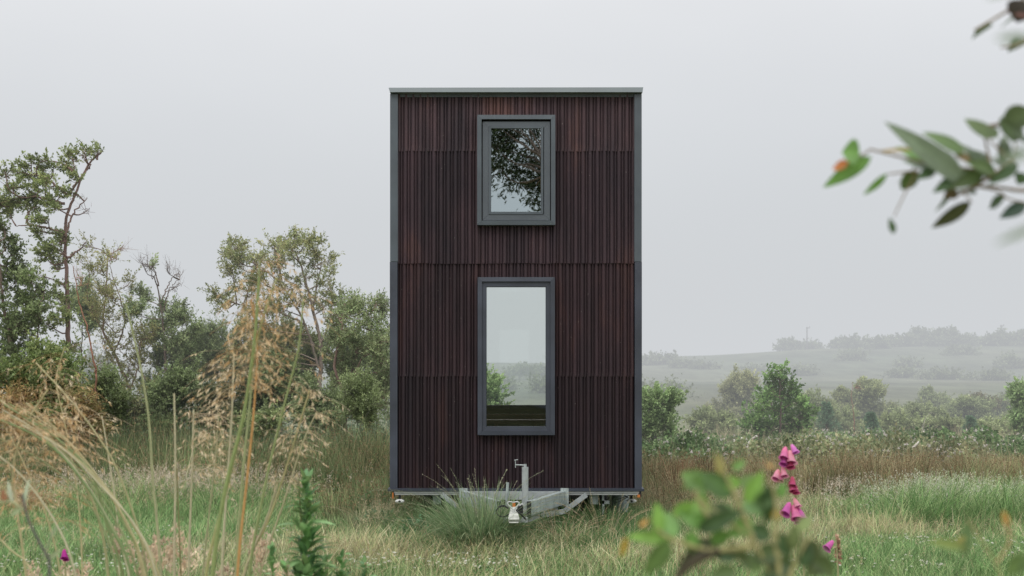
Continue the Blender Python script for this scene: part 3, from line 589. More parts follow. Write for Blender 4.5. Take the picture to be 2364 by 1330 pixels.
def spruce(px, top, bot, Y, lb):
    x = (px - CX) / F * Y; zb = float(hgt(x, Y)); zt = CH - (top - HY) / F * Y; H = zt - zb
    root = empty('spruce_sapling', (x, Y, zb)); tag(root, lb, 'sapling', 'spruce saplings behind the brambles'); W = G(); Lf = G()
    W.tube([(x, Y, zb), (x, Y, zt)], [.025, .004], 5, BARK)
    for k in range(16):
        t = k / 16; z = zb + H * (.12 + .85 * t); r = H * .38 * (1 - t) + .05
        for j in range(7):
            a = rng.uniform(0, 6.28); A = np.array([x, Y, z]); B = A + np.array([math.cos(a) * r, math.sin(a) * r, r * rng.uniform(-.15, .25)])
            W.segs(A[None], B[None], .005, .002, np.array(BARK)); m = 22; tt = rng.uniform(.1, 1, (m, 1)); pt = A + (B - A) * tt
            Lf.leaves(pt, (B - A) / r * .5 + rng.normal(0, .5, (m, 3)), .09, .018, mixc(((.12, .21, .12), (.17, .27, .16)), m))
    W.build('trunk', M['wood'], root); Lf.build('crown', M['leaf'], root)
spruce(1908, 925, 1010, 31, 'left spruce sapling, beside the bright green tree')
spruce(2010, 950, 1015, 30, 'middle spruce sapling, right of the thin dead trunk')
spruce(2240, 960, 1015, 30, 'small spruce sapling furthest right')
tree('dead_sapling', 'thin curved dead stem hooked over at the top, right of the spruce saplings', 'dead sapling', 28, [[(2125, 1005), (2135, 975), (2150, 955), (2168, 958)]], [], r0=.018, bark=(.38, .36, .3))

# hill trees
hc = ((.18, .24, .15), (.22, .29, .18), (.13, .18, .11))
for (px, py, rx, ry, Y, lb) in ((1515, 842, 38, 26, 128, 'dense wood edge tree just right of the cabin roofline, on the hill foot'), (1580, 858, 34, 16, 122, 'low hedge tree at the foot of the misty hill'), (1630, 862, 28, 12, 120, 'smallest tree of the hill foot hedge'),
                                (1820, 799, 24, 10, 148, 'lone windswept tree on the skyline left of the pole'), (1868, 802, 20, 8, 150, 'low bare tree around the foot of the left pole'), (1938, 798, 16, 12, 146, 'small leaning tree on the misty skyline'), (1965, 800, 18, 20, 142, 'thin twiggy tree beside the misty building'),
                                (2015, 805, 24, 26, 140, 'upright bush in front of the misty building'), (2080, 798, 34, 22, 144, 'left tree of the dark skyline grove'), (2125, 788, 36, 26, 146, 'tallest tree of the dark skyline grove'), (2185, 785, 46, 28, 144, 'dome shaped tree on the misty skyline'),
                                (2255, 800, 28, 16, 146, 'low tree in the gap of the skyline grove'), (2320, 790, 42, 24, 142, 'skyline tree at the foot of the right pole'), (2365, 788, 30, 26, 144, 'skyline tree at the right picture edge'),
                                (1960, 835, 26, 18, 126, 'mid slope tree below the misty building'), (2095, 845, 22, 12, 118, 'hedge tree halfway up the misty slope'), (2215, 828, 34, 16, 130, 'wide hedge tree below the dome shaped tree'), (2330, 842, 26, 14, 116, 'hedge tree on the slope below the right pole'),
                                (1740, 862, 34, 10, 112, 'low field bush behind the bright green tree'), (1850, 864, 30, 9, 110, 'low field bush below the left pole'), (2080, 868, 30, 8, 104, 'small field bush at the edge of the pale field'), (2190, 870, 50, 9, 100, 'long low bush across the pale field'), (2290, 872, 40, 9, 98, 'field bush below the right pole'),
                                (1200, 857, 34, 7, 104, 'misty bush seen through the lower window, nearest its middle'), (1245, 860, 16, 5, 108, 'misty bush seen through the lower window at its right'), (1165, 893, 18, 8, 74, 'small misty bush low in the lower window'), (1245, 892, 16, 10, 72, 'low pale bush at the lower right of the lower window'),
                                (1530, 905, 50, 12, 60, 'low pale bush in the field right of the cabin'), (205, 840, 60, 40, 60, 'misty bush glimpsed between the left trunks')):
    bush('misty_tree', lb, px, py + ry * .2, rx * 1.3, ry * 1.05, Y, hc, n=12, dens=.14 * (100 / Y) ** .3, leaf=(.3 * Y / 130, .2 * Y / 130), twl=.8, cat='tree', nl=8)
tree('roadside_bush', 'fresh green bush seen at the lower left inside the lower window', 'bush', 20.6, [[(1120, 960), (1125, 900)]], [(1122, 885, 22, 20), (1135, 900, 18, 20), (1115, 920, 24, 22), (1140, 930, 24, 20), (1150, 945, 18, 14), (1110, 950, 30, 20)], r0=.03, leaf=(.06, .035), cols=YG, dens=1.6, dep=.2)
for (px, top, bot, lb) in ((1863, 755, 806, 'distant utility pole left of the skyline grove'), (2311, 750, 792, 'distant utility pole among the right skyline trees')):
    Y = 148; g = G(); b = P(px, bot, Y); b[2] = float(hgt(b[0], Y)) - .1; t = P(px, top, Y); g.tube([b, t], [.085, .07], 8); g.beam(t + [-.1, 0, -.12], t + [.38, 0, -.12], .06, .08); g.tube([t + [.32, 0, -.08], t + [.32, 0, .08]], .04, 6)
    tag(g.build('utility_pole', M['pole'], origin=b), lb, 'utility pole', 'utility poles on the hill')
Y = 147; a = P(1990, 787, Y); b = P(2050, 800, Y); root = empty('farm_building', ((a[0] + b[0]) / 2, Y, float(hgt(a[0], Y)))); tag(root, 'long low flat roofed building half hidden in mist on the hilltop', 'building')
g = G(); g.box(a[0], b[0], Y, Y + 8, float(hgt(a[0], Y)) - .5, a[2] - .15); g.build('wall', M['farwall'], root)
g = G(); g.box(a[0] - .2, b[0] + .2, Y - .2, Y + 8.2, a[2] - .15, a[2]); g.build('roof', M['pole'], root)
for k in range(3):
    g = G(); xx = a[0] + .5 + k * .95; g.box(xx, xx + .4, Y - .03, Y + .05, a[2] - .75, a[2] - .35); g.build('window', M['black'], root)

# bleached dead branches on the bramble bank
def branchwood(name, lb, paths, Y, r, mat, cat='dead branch'):
    g = G(); b = P(*paths[0][0], Y)
    for p in paths:
        pts = spline([P(a, c, Y) + [0, rng.normal(0, .05), 0] for a, c in p], 12); g.tube(pts, np.linspace(r, r * .45, 12) * rng.uniform(.8, 1.1, 12), 7)
    tag(g.build(name, mat, origin=b, smooth=True), lb, cat)
branchwood('dead_branch', 'bleached forked dead branch sticking up from the brambles', [[(1722, 1055), (1722, 1035), (1732, 1020), (1745, 1006)], [(1722, 1035), (1712, 1020), (1710, 1010)], [(1718, 1050), (1700, 1030), (1695, 1015)]], 21, .045, M['dead'])
branchwood('dead_branch', 'pale fallen branch lying slanted in the brambles at right', [[(2095, 1042), (2110, 1030), (2122, 1020)], [(2092, 1054), (2108, 1048), (2124, 1045)]], 21, .03, M['dead'])
branchwood('dead_branch', 'low grey dead branch lying left of the bleached forked one', [[(1690, 1052), (1710, 1052), (1735, 1050)]], 20.6, .02, M['dead'])

# ------------------------------------------------------------------ the cabin on its trailer
HX = .0355; Y0 = 12.0; YB = 18.0
house = empty('tiny_house', (HX, Y0, 0)); tag(house, 'tall narrow tiny house clad in rusty corrugated sheet, on a galvanised trailer in the meadow', 'tiny house')
def wx(px, Y=Y0): return (px - CX) / F * Y
def wz(py, Y=Y0): return CH - (py - HY) / F * Y
XL, XR = wx(901), wx(1481); ZB, ZT = wz(1129), wz(206)
def prof(u):
    u = u % 1.
    a = np.clip(np.cos(np.pi * (u - .3) / .58), 0, 1) * (np.abs(u - .3) < .29)
    b = np.clip(np.cos(np.pi * (u - .79) / .28), 0, 1) * (np.abs(u - .79) < .14)
    return .021 * a ** .55 + .015 * b ** .55
PER = .0716
def sheet(x0, x1, z0, z1, yface, tone, ph=0., side=None, nz=7, lift=.009):
    n = max(8, int((x1 - x0) / PER * 26)); xx = np.linspace(x0, x1, n); zz = np.linspace(z0, z1, nz)
    XX, ZZ = np.meshgrid(xx, zz, indexing='ij')
    hh = prof(XX / PER + ph) + lift * (1 - (ZZ - z0) / (z1 - z0))      # each sheet kicks out at its foot over the one below
    hh += (vn(XX, ZZ, .5, 77) - .5) * .006
    ZZ = ZZ.copy(); ZZ[:, 0] += (vn(xx, xx * 0 + z0, .12, 78) - .5) * .008
    YY = yface - hh
    V = np.stack([XX, YY, ZZ], -1) if side is None else np.stack([side[0] + side[1] * hh, XX, ZZ], -1)
    idn = np.floor((XX / PER + ph)).astype(int)
    # every corrugation weathers a little differently
    r = np.random.default_rng(5).uniform(.90, 1.12, 4000)
    wide = ((XX / PER + ph) % 1.) < .6
    tn = r[(idn * 2 + wide + 600) % 4000][..., None] * np.array(tone) * np.where(prof(XX / PER + ph) < .006, .6, 1.)[..., None]  # grooves also darkened in colour as painted shade
    i = np.arange(n * nz).reshape(n, nz); q = np.stack([i[:-1, :-1], i[1:, :-1], i[1:, 1:], i[:-1, 1:]], -1).reshape(-1, 4)
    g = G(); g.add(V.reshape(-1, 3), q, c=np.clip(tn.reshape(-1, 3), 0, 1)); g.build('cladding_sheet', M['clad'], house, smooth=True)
zs = [wz(217), wz(342), wz(601.5), wz(862.5), wz(1128)]
xc0, xc1, xw0, xw1 = wx(919), wx(1464), wx(1106), wx(1278)
tones = [(.86, .76, .78), (.56, .49, .54), (.48, .39, .42), (.33, .27, .30)]  # rows darken downward: weathering plus sky light put into the tone
YF = Y0 + .03
U = (wz(274), wz(516)); Lw = (wz(646), wz(998))
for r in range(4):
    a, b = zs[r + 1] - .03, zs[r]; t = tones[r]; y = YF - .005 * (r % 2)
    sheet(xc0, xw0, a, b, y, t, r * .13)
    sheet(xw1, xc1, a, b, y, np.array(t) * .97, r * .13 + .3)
    for (c, d, h0, h1) in ((a, b, *((U[1], U[0]) if r < 2 else (Lw[1], Lw[0]))),):
        if d > h0 and c < h1:
            if d > h1 + .01: sheet(xw0, xw1, h1 + .004, d, y + .003, np.array(t) * 1.1, .2 + r * .1, nz=3)
            if c < h0 - .01: sheet(xw0, xw1, c, min(d, h0 - .004), y + .003, np.array(t) * 1.1, .2 + r * .1, nz=4)
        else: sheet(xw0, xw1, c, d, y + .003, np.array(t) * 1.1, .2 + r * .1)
for s, xx in ((-1, XL), (1, XR)):                                    # side cladding
    for r in range(4):
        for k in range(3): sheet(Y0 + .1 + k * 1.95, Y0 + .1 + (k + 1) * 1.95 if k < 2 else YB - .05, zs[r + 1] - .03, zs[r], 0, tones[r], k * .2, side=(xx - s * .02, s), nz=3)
# inner lining: front and back walls with openings, sides, ceiling, floor
def wall_open(g, y0, y1, x0, x1, z0, z1, opens):
    zs_ = sorted({z0, z1, *[o[2] for o in opens], *[o[3] for o in opens]})
    for a, b in zip(zs_[:-1], zs_[1:]):
        cur = x0
        for o in opens:
            if a >= o[2] - 1e-6 and b <= o[3] + 1e-6:
                g.box(cur, o[0], y0, y1, a, b); cur = o[1]
        g.box(cur, x1, y0, y1, a, b)
UO = (wx(1113), wx(1270), wz(512), wz(281)); LO = (wx(1115), wx(1269), wz(993), wz(653))
BO = (-.72, .86, 1.18, 3.1)
g = G(); wall_open(g, Y0 + .05, Y0 + .15, XL + .04, XR - .04, ZB + .01, ZT - .08, [LO, UO])
wall_open(g, YB - .12, YB - .02, XL + .04, XR - .04, ZB + .01, ZT - .08, [BO])
g.box(XL + .025, XL + .12, Y0 + .152, YB - .122, ZB + .01, ZT - .08); g.box(XR - .12, XR - .025, Y0 + .152, YB - .122, ZB + .01, ZT - .08)
g.box(XL + .12, XR - .12, Y0 + .152, YB - .122, ZT - .2, ZT - .08); g.box(XL + .12, XR - .12, Y0 + .152, YB - .122, ZB + .02, ZB + .1)
g.build('wall', M['interior'], house)
g = G(); g.box(XL + .122, XR - .122, Y0 + .16, Y0 + 2.3, 2.74, 2.86); g.build('loft_floor', M['interior'], house)
g = G(); g.box(XL + .002, XR - .002, Y0 + .01, YB + .05, ZT - .075, ZT - .02); g.build('roof', M['trim'], house)
g = G()                                                                # front roof flashing with lip
g.add([(XL - .012, Y0 - .045, wz(205)), (XR + .012, Y0 - .045, wz(204)), (XR + .004, Y0 - .062, wz(216)), (XL + .002, Y0 - .062, wz(216)),
       (XL - .012, Y0 + .1, wz(205) - .001), (XR + .012, Y0 + .1, wz(204) - .001), (XR + .004, Y0 + .01, wz(216)), (XL + .002, Y0 + .01, wz(216))],
      [(0, 3, 2, 1), (0, 1, 5, 4), (3, 7, 6, 2), (0, 4, 7, 3), (1, 2, 6, 5)]); g.build('roof_flashing', solid('roof_cap', (.11, .133, .14), .5, 0, 3, .15, .05), house)
def trimbar(name, x0, x1, y0, y1, z0, z1, mat, par=house):
    g = G(); g.box(x0, x1, y0, y1, z0, z1); o = g.build(name, mat, par)
    bv = o.modifiers.new('b', 'BEVEL'); bv.width = .003; bv.segments = 2; return o
zj = wz(600)
for (a, b, xo0, xo1) in ((ZT - .05, zj, XL, wx(919)), (ZT - .05, zj, wx(1464), XR)): trimbar('corner_trim', xo0, xo1, Y0 - .022, Y0 + .12, b - .02, a, M['trim'])
gm = solid('slate_trim_lower', (.034, .040, .056), .5, 0, 3, .3, .05)
for (a, b, xo0, xo1) in ((zj - .021, ZB, XL - .003, wx(918)), (zj - .021, ZB, wx(1465), XR + .002)): trimbar('corner_trim', xo0, xo1, Y0 - .019, Y0 + .12, b, a, gm)
g = G(); g.box(XL - .02, XR + .02, Y0 - .05, Y0 + .12, wz(1133.5), wz(1127)); g.box(XL - .018, XR + .018, Y0 - .055, Y0 - .051, wz(1133), wz(1129)); g.build('base_flashing', M['trim_dark'], house)
# screws
def screw_mesh():
    g = G(); n = 8
    an = np.arange(n) * 2 * math.pi / n
    for (r0, r1, y0, y1) in ((.013, .0115, 0, -.004), (.0085, .007, -.004, -.011)):
        v = [(r0 * math.cos(a), y0, r0 * math.sin(a)) for a in an] + [(r1 * math.cos(a), y1, r1 * math.sin(a)) for a in an] + [(0, y1, 0)]
        g.add(v, [(i, (i + 1) % n, n + (i + 1) % n, n + i) for i in range(n)], [(n + i, n + (i + 1) % n, 2 * n) for i in range(n)])
    return g
s0 = screw_mesh().build('screw', M['screw'], house); s1 = screw_mesh().build('screw', M['screwl'], house)
def put_screw(first, px, py, yoff, used=[0, 0]):
    k = 0 if first is s0 else 1
    o = first if used[k] == 0 else first.copy()
    if used[k]: COL.objects.link(o); o.parent = house
    used[k] += 1; o.location = (wx(px) - HX, yoff - Y0, wz(py))
for py in (222, 337, 437, 510, 585, 735, 845, 962, 1056): put_screw(s0, 913 if py < 600 else 912, py, Y0 - .024); 
for py in (222, 338, 476, 586, 724, 838, 947, 1040, 1062): put_screw(s0, 1469, py, Y0 - .024)
for (px, py) in ((949, 277), (1021, 251), (1074, 304), (1003, 330), (1128, 236), (1190, 246), (1305, 247), (1411, 277), (1360, 240), (1340, 318), (1440, 305), (948, 366), (1003, 396), (930, 430), (1038, 345), (1091, 363), (1300, 370), (1412, 357), (1362, 430), (1340, 400),
                 (985, 470), (1038, 470), (1090, 420), (932, 548), (1040, 576), (1109, 536), (1188, 535), (1240, 540), (1339, 475), (1412, 590), (1302, 612), (1360, 545), (983, 616), (932, 662), (1036, 672), (984, 712), (1091, 630), (1090, 724), (1037, 761), (983, 818), (1091, 818), (1145, 592), (1145, 632), (1180, 632), (1252, 632),
                 (1307, 643), (1410, 615), (1360, 700), (1307, 741), (1410, 680), (1306, 850), (1430, 800), (1037, 870), (1091, 922), (983, 916), (932, 870), (1307, 940), (1410, 900), (1360, 960), (1430, 1010), (965, 1000), (1035, 970), (1090, 1027), (1253, 1012), (1180, 1012), (1330, 1060), (1000, 1080)):
    put_screw(s1, px, py, YF - .030)

# windows
def mitred(g, x0, x1, z0, z1, w, yf, yb, tilt=.0):
    """picture-frame ring from the outer rectangle inwards by w"""
    o = [(x0, z0), (x1, z0), (x1, z1), (x0, z1)]; i = [(x0 + w, z0 + w), (x1 - w, z0 + w), (x1 - w, z1 - w), (x0 + w, z1 - w)]
    for k in range(4):
        l = (k + 1) % 4
        e = .0008
        v = [(o[k][0], yf + tilt, o[k][1]), (o[l][0], yf + tilt, o[l][1]), (i[l][0], yf, i[l][1]), (i[k][0], yf, i[k][1]),
             (o[k][0], yb, o[k][1]), (o[l][0], yb, o[l][1]), (i[l][0], yb, i[l][1]), (i[k][0], yb, i[k][1])]
        v = np.array(v); c = v.mean(0); d = np.array([o[l][0] - o[k][0], 0, o[l][1] - o[k][1]]); d /= np.linalg.norm(d)
        v -= np.outer((v - c) @ d > 0, d) * e; v += np.outer((v - c) @ d < 0, d) * e
        g.add(v, [(0, 1, 2, 3), (7, 6, 5, 4), (0, 4, 5, 1), (3, 2, 6, 7), (0, 3, 7, 4), (1, 5, 6, 2)])
def window(px0, px1, py0, py1, rings, gl, glm, lb):
    """window group: surround ring, then frame rings, then the pane"""
    g = G(); mitred(g, wx(px0), wx(px1), wz(py1), wz(py0), .043, Y0 - .062, Y0 + .05, .004)
    win = g.build('window', M['trim'] if rings[0][5] == 'u' else gm, house); win['label'] = lb
    for (a, b, c, d, w, _, yf, yb, mt, nm) in rings:
        g = G(); mitred(g, wx(a), wx(b), wz(d), wz(c), w, yf, yb); o = g.build(nm, mt, win, origin=(HX, Y0, 0)); o.location = (0, 0, 0)
    g = G(); y = gl[4]; x0, x1, z0, z1 = wx(gl[0]), wx(gl[1]), wz(gl[3]), wz(gl[2])
    g.add([(x0, y, z0), (x1, y, z0), (x1, y, z1), (x0, y, z1)], [(0, 1, 2, 3)]); o = g.build('pane', glm, win, origin=(HX, Y0, 0)); o.location = (0, 0, 0)
mt1 = solid('sash_grey', (.066, .078, .092), .55, 0, 4, .12, .05)
window(1102, 1281.5, 268, 521, [(1112, 1272, 281, 512, .010, 'u', Y0 + .03, Y0 + .07, M['black'], 'gap_shade'), (1114.5, 1269.5, 283, 510, .059, 'u', Y0 - .044, Y0 + .06, mt1, 'sash'),  # black ring put in as the shade of the gap round the sash
       (1128.5, 1254, 293, 496, .024, 'u', Y0 - .050, Y0 - .042, M['trim'], 'glazing_bead')], (1133, 1252, 298, 492, Y0 - .034), M['glass_up'], 'smaller upper window with slate grey sash')
window(1103, 1280.5, 641, 1004, [(1112, 1271, 652, 995, .045, 'l', Y0 - .044, Y0 + .06, gm, 'frame'), (1121, 1262, 658, 987, .010, 'l', Y0 - .03, Y0 + .04, M['trim_dark'], 'glazing_bead')],
       (1120, 1263, 657, 988, Y0 - .0), M['glass'], 'tall lower window one can see right through')
# back window
g = G(); mitred(g, BO[0], BO[1], BO[2], BO[3], .05, YB - .11, YB + .01); bw = g.build('window', M['trim_dark'], house)
g = G(); g.add([(BO[0], YB - .04, BO[2]), (BO[1], YB - .04, BO[2]), (BO[1], YB - .04, BO[3]), (BO[0], YB - .04, BO[3])], [(0, 1, 2, 3)]); o = g.build('pane', M['glass'], bw, origin=(HX, Y0, 0))
# bench inside, against the back wall
root = empty('bench', (.05, 17.0, ZB + .1)); tag(root, 'dark wooden bench seen inside the cabin under the back window', 'bench')
g = G(); g.box(-.95, 1.0, 16.8, 17.2, 1.0, 1.05); g.build('seat', M['woodin'], root)
g = G(); g.box(-.95, 1.0, 17.205, 17.24, 1.05, 1.12); g.build('backrest', M['woodin'], root)
for xx in (-.9, -.25, .3, .92):
    g = G(); g.box(xx, xx + .05, 16.82, 17.18, ZB + .1, 1.0); g.build('leg', M['woodin'], root)

# ---- trailer
g = G(); g.box(wx(910), wx(1475), Y0 - .04, Y0 + .05, wz(1137.5), wz(1134)); g.box(wx(912), wx(1473), Y0 - .03, Y0 + .04, wz(1142), wz(1137.6)); g.build('chassis_rail', M['rail'], house)
g = G()
zt = wz(1138)
for xx in (-.75, .82): g.box(xx - .04, xx + .04, Y0 + .06, YB - .1, zt - .12, zt)
for yy in (13., 14., 15.2, 16.4, 17.4): g.box(XL + .05, XR - .05, yy, yy + .05, zt - .1, zt - .002)
g.build('chassis', M['galv'], house)
g = G(); g.box(wx(906), wx(911), Y0 - .03, Y0 + .02, wz(1146), wz(1134)); g.box(wx(1474.5), wx(1480), Y0 - .04, Y0 + .1, wz(1146), wz(1134)); g.build('corner_bracket', M['black'], house)
g = G(); g.box(wx(906.5), wx(909.5), Y0 - .05, Y0 - .031, wz(1150), wz(1136)); g.build('reflector', M['orange'], house)
g = G(); g.box(wx(1470), wx(1476), Y0 - .07, Y0 - .041, wz(1147), wz(1141)); g.build('reflector', M['orange'], house)
def oval(px, py, Y, rx, rz):
    c = P(px, py, Y); n = 20; an = np.arange(n) * 2 * math.pi / n
    g = G()
    ring = lambda s, y: [(c[0] + rx * s * math.cos(a), y, c[2] + rz * s * math.sin(a)) for a in an]
    v = ring(1, Y + .03) + ring(1, Y) + ring(.85, Y - .008) + [(c[0], Y - .012, c[2])]
    q = [(r * n + i, r * n + (i + 1) % n, (r + 1) * n + (i + 1) % n, (r + 1) * n + i) for r in range(2) for i in range(n)]
    g.add(v, q, [(2 * n + i, 2 * n + (i + 1) % n, 3 * n) for i in range(n)]); o = g.build('marker_lamp', M['white'], house, smooth=True)
    g = G(); g.tube([(c[0], Y - .010, c[2]), (c[0], Y - .018, c[2])], .012, 12); q = g.build('lamp_ring', M['black'], o, origin=(HX, Y0, 0))
    g = G(); g.box(c[0] - .012, c[0] + .012, Y + .01, Y + .03, c[2] + rz, wz(1142)); g.build('lamp_bracket', M['black'], o, origin=(HX, Y0, 0))
oval(922.5, 1157.5, Y0 - .02, .046, .021); oval(1458, 1157, Y0 + .15, .05, .022)
# A-frame drawbar
zc = .5 * (wz(1130) + wz(1165)) ; YN = 10.95
for s in (-1, 1):
    xf = .50 * s + .02; xn = .135 * s + .02
    g = G(); g.beam((xf, Y0 - .02, .472), (xn, YN, .478), .045, .132); 
    o = g.build('drawbar', M['galv'], house); bv = o.modifiers.new('b', 'BEVEL'); bv.width = .006; bv.segments = 2
    g = G(); g.box(xn - .02, xn + .02, YN - .035, YN - .01, .395, .545); o = g.build('end_plate', M['black'], house); bv = o.modifiers.new('b', 'BEVEL'); bv.width = .008; bv.segments = 2
    g = G(); g.box(xf - .08, xf + .05, Y0 - .055, Y0 - .045, .40, .56) if False else g.box(xf - .04, xf + .04, Y0 - .06, Y0 - .052, .385, .565); g.build('drawbar_bracket', M['galv'], house)
g = G(); g.box(-.47, .51, Y0 - .10, Y0 - .065, .455, .535); g.build('cross_member', M['galvl'], house)
g = G(); g.beam((.02 + .11, 11.0, .375), (.24, 11.35, .375), .05, .06); g.beam((.02 - .11, 11.0, .375), (-.2, 11.35, .375), .05, .06); g.box(-.1, .14, 10.85, 10.9, .36, .40); g.build('coupling_bracket', M['galvl'], house)
# lower step frame and braces
def bm(a, b, Y, w=.03, h=.03): return (P(a[0], a[1], Y), P(b[0], b[1], Y), w, h)
g = G()
g.beam(*bm((1250, 1190), (1305, 1180), 11.75, .03, .045)); g.beam(*bm((1258, 1172), (1258, 1187), 11.76, .03, .03), up=(0, 1, 0)); g.beam(*bm((1284, 1160), (1284, 1181), 11.76, .03, .03), up=(0, 1, 0))
g.beam(*bm((1304, 1179), (1354, 1142), 11.85, .03, .045)); g.build('brace', M['galvl'], house)
g = G(); g.beam(*bm((1068, 1179), (1020, 1142), 11.85, .03, .045)); g.beam(*bm((1118, 1190), (1068, 1180), 11.75, .03, .045)); g.build('brace', M['galvl'], house)
# jockey post
jx = wx(1212.5, YN); g = G(); g.tube([(jx, YN + .07, .42), (jx, YN + .07, .845)], .0295, 20); jw = g.build('jockey_post', M['galvl'], house)
g = G(); g.tube([(jx, YN + .07, .845), (jx, YN + .07, .872)], .014, 12); g.tube([(jx + .004, YN + .07, .862), (jx - .088, YN + .06, .866)], .006, 8); g.tube([(jx - .088, YN + .06, .84), (jx - .088, YN + .06, .905)], .004, 8); g.tube([(jx - .1, YN + .06, .908), (jx - .065, YN + .06, .913)], .004, 8); g.build('crank', M['galvl'], jw, origin=(HX, Y0, 0))
for o in house.children:
    pass
# second thin upright left of the post
g = G(); g.tube([P(1170, 1170, 11.1), P(1172, 1114, 11.1)], .014, 8); g.build('brake_rod', M['galv'], house)
# coupling head
YC = 10.5; cx_ = wx(1186, YC)
g = G()
g.add([(cx_ + sx * w, y, z) for (w, y, z) in ((.046, YC - .03, .41), (.050, YC - .04, .44), (.042, YC - .03, .475), (.03, YC + .02, .50), (.03, YC + .38, .50), (.045, YC + .38, .42), (.045, YC + .05, .40)) for sx in (-1, 1)],
      [(0, 1, 3, 2), (2, 3, 5, 4), (4, 5, 7, 6), (6, 7, 9, 8), (8, 9, 11, 10), (10, 11, 13, 12), (12, 13, 1, 0)] , [(0, 2, 12), (2, 4, 12), (4, 6, 12), (6, 8, 12), (8, 10, 12), (1, 13, 3), (3, 13, 5), (5, 13, 7), (7, 13, 9), (9, 13, 11)])
for z in (.402, .43): g.box(cx_ - .043, cx_ + .043, YC - .05, YC - .035, z, z + .012)
cp = g.build('coupling', M['cast'], house); bv = cp.modifiers.new('b', 'BEVEL'); bv.width = .006; bv.segments = 2
g = G(); H = lambda a, b: P(a, b, YC - .0)
loop = [H(1184, 1176), H(1178, 1170), H(1172.5, 1164), H(1173, 1159.5), H(1178, 1158.5), H(1185, 1160), H(1192, 1158.5), H(1197.5, 1160), H(1198, 1164), H(1192, 1171), H(1187, 1176)]
g.tube(spline(loop, 40), .0055, 8); g.tube([H(1185.5, 1175), H(1185.5, 1188)], .010, 8); g.build('coupling_handle', M['rail'], cp, origin=(HX, Y0, 0))
g = G(); g.box(wx(1183, YC), wx(1190, YC), YC + .06, YC + .07, wz(1172, YC), wz(1160.5, YC)); g.build('tag', M['orange'], house)
g = G(); g.beam(H(1188, 1186) + [0, .1, 0], H(1207, 1170) + [0, .1, 0], .02, .02); g.box(wx(1196, YC), wx(1208, YC), YC + .1, YC + .2, .47, .53); g.build('hand_brake', M['black'], house)
g = G(); g.beam(P(1196, 1170, 10.7), P(1207, 1163, 10.7), .03, .018); g.build('brake_lever', M['rail'], house)
g = G(); an = np.linspace(0, 5.2, 30); g.tube([P(1161 + 15 * math.cos(a + .5), 1181 + 12 * math.sin(a + .5), 10.6) for a in an], .005, 6)
g.tube(spline([P(1174, 1174, 10.6), P(1162, 1167, 10.6), P(1150, 1172, 10.6)], 12), .007, 6); g.tube(spline([P(1192, 1178, 10.5), P(1202, 1187, 10.5), P(1214, 1199, 10.6)], 10), .007, 6); g.build('cable', M['black'], house)
# cables and water tank, stand at the right
g = G(); c = P(1432, 1150, 12.6); g.tube([(c[0], 12.6, .25), (c[0], 12.6, .49)], [.08, .1], 20); g.build('tank', M['tank'], house, smooth=False)
g = G(); g.box(wx(1391), wx(1396), Y0 + .05, Y0 + .09, .0, wz(1141)); g.box(wx(1391), wx(1408), Y0 + .05, Y0 + .08, wz(1165), wz(1157)); g.build('support_leg', M['galvl'], house)
g = G()
for (a, b, c) in (((1388, 1143), (1398, 1156), (1410, 1143)), ((1415, 1155), (1435, 1150), (1455, 1143)), ((1418, 1162), (1432, 1157), (1450, 1147)), ((1440, 1142), (1452, 1150), (1462, 1143))): g.tube(spline([P(*a, 12.1), P(*b, 12.1), P(*c, 12.1)], 10), .004, 5)
g.build('cable', M['black'], house)
# wheels
def wheel(x, y):
    n = 24; g = G(); R = .3; s = [(-.1, .2), (-.1, .28), (-.06, R), (.06, R), (.1, .28), (.1, .2)]; an = np.arange(n) * 2 * math.pi / n
    v = [(x + a, y + r * math.cos(t), .3 + r * math.sin(t)) for (a, r) in s for t in an]
    g.add(v, [(k * n + i, k * n + (i + 1) % n, (k + 1) * n + (i + 1) % n, (k + 1) * n + i) for k in range(5) for i in range(n)]); w = g.build('wheel', M['tyre'], house, smooth=True)
    g = G(); g.tube([(x - .05, y, .3), (x + .05, y, .3)], [.2, .2], 20); g.build('rim', M['galvl'], w, origin=(HX, Y0, 0))
for x in (-.98, 1.05):
    for y in (14.9, 15.7): wheel(x, y)
# fix: parts built under a part carry cabin-relative coordinates
for o in bpy.data.objects:
    if o.parent is not None and o.parent.parent is house: o.location = (0, 0, 0)

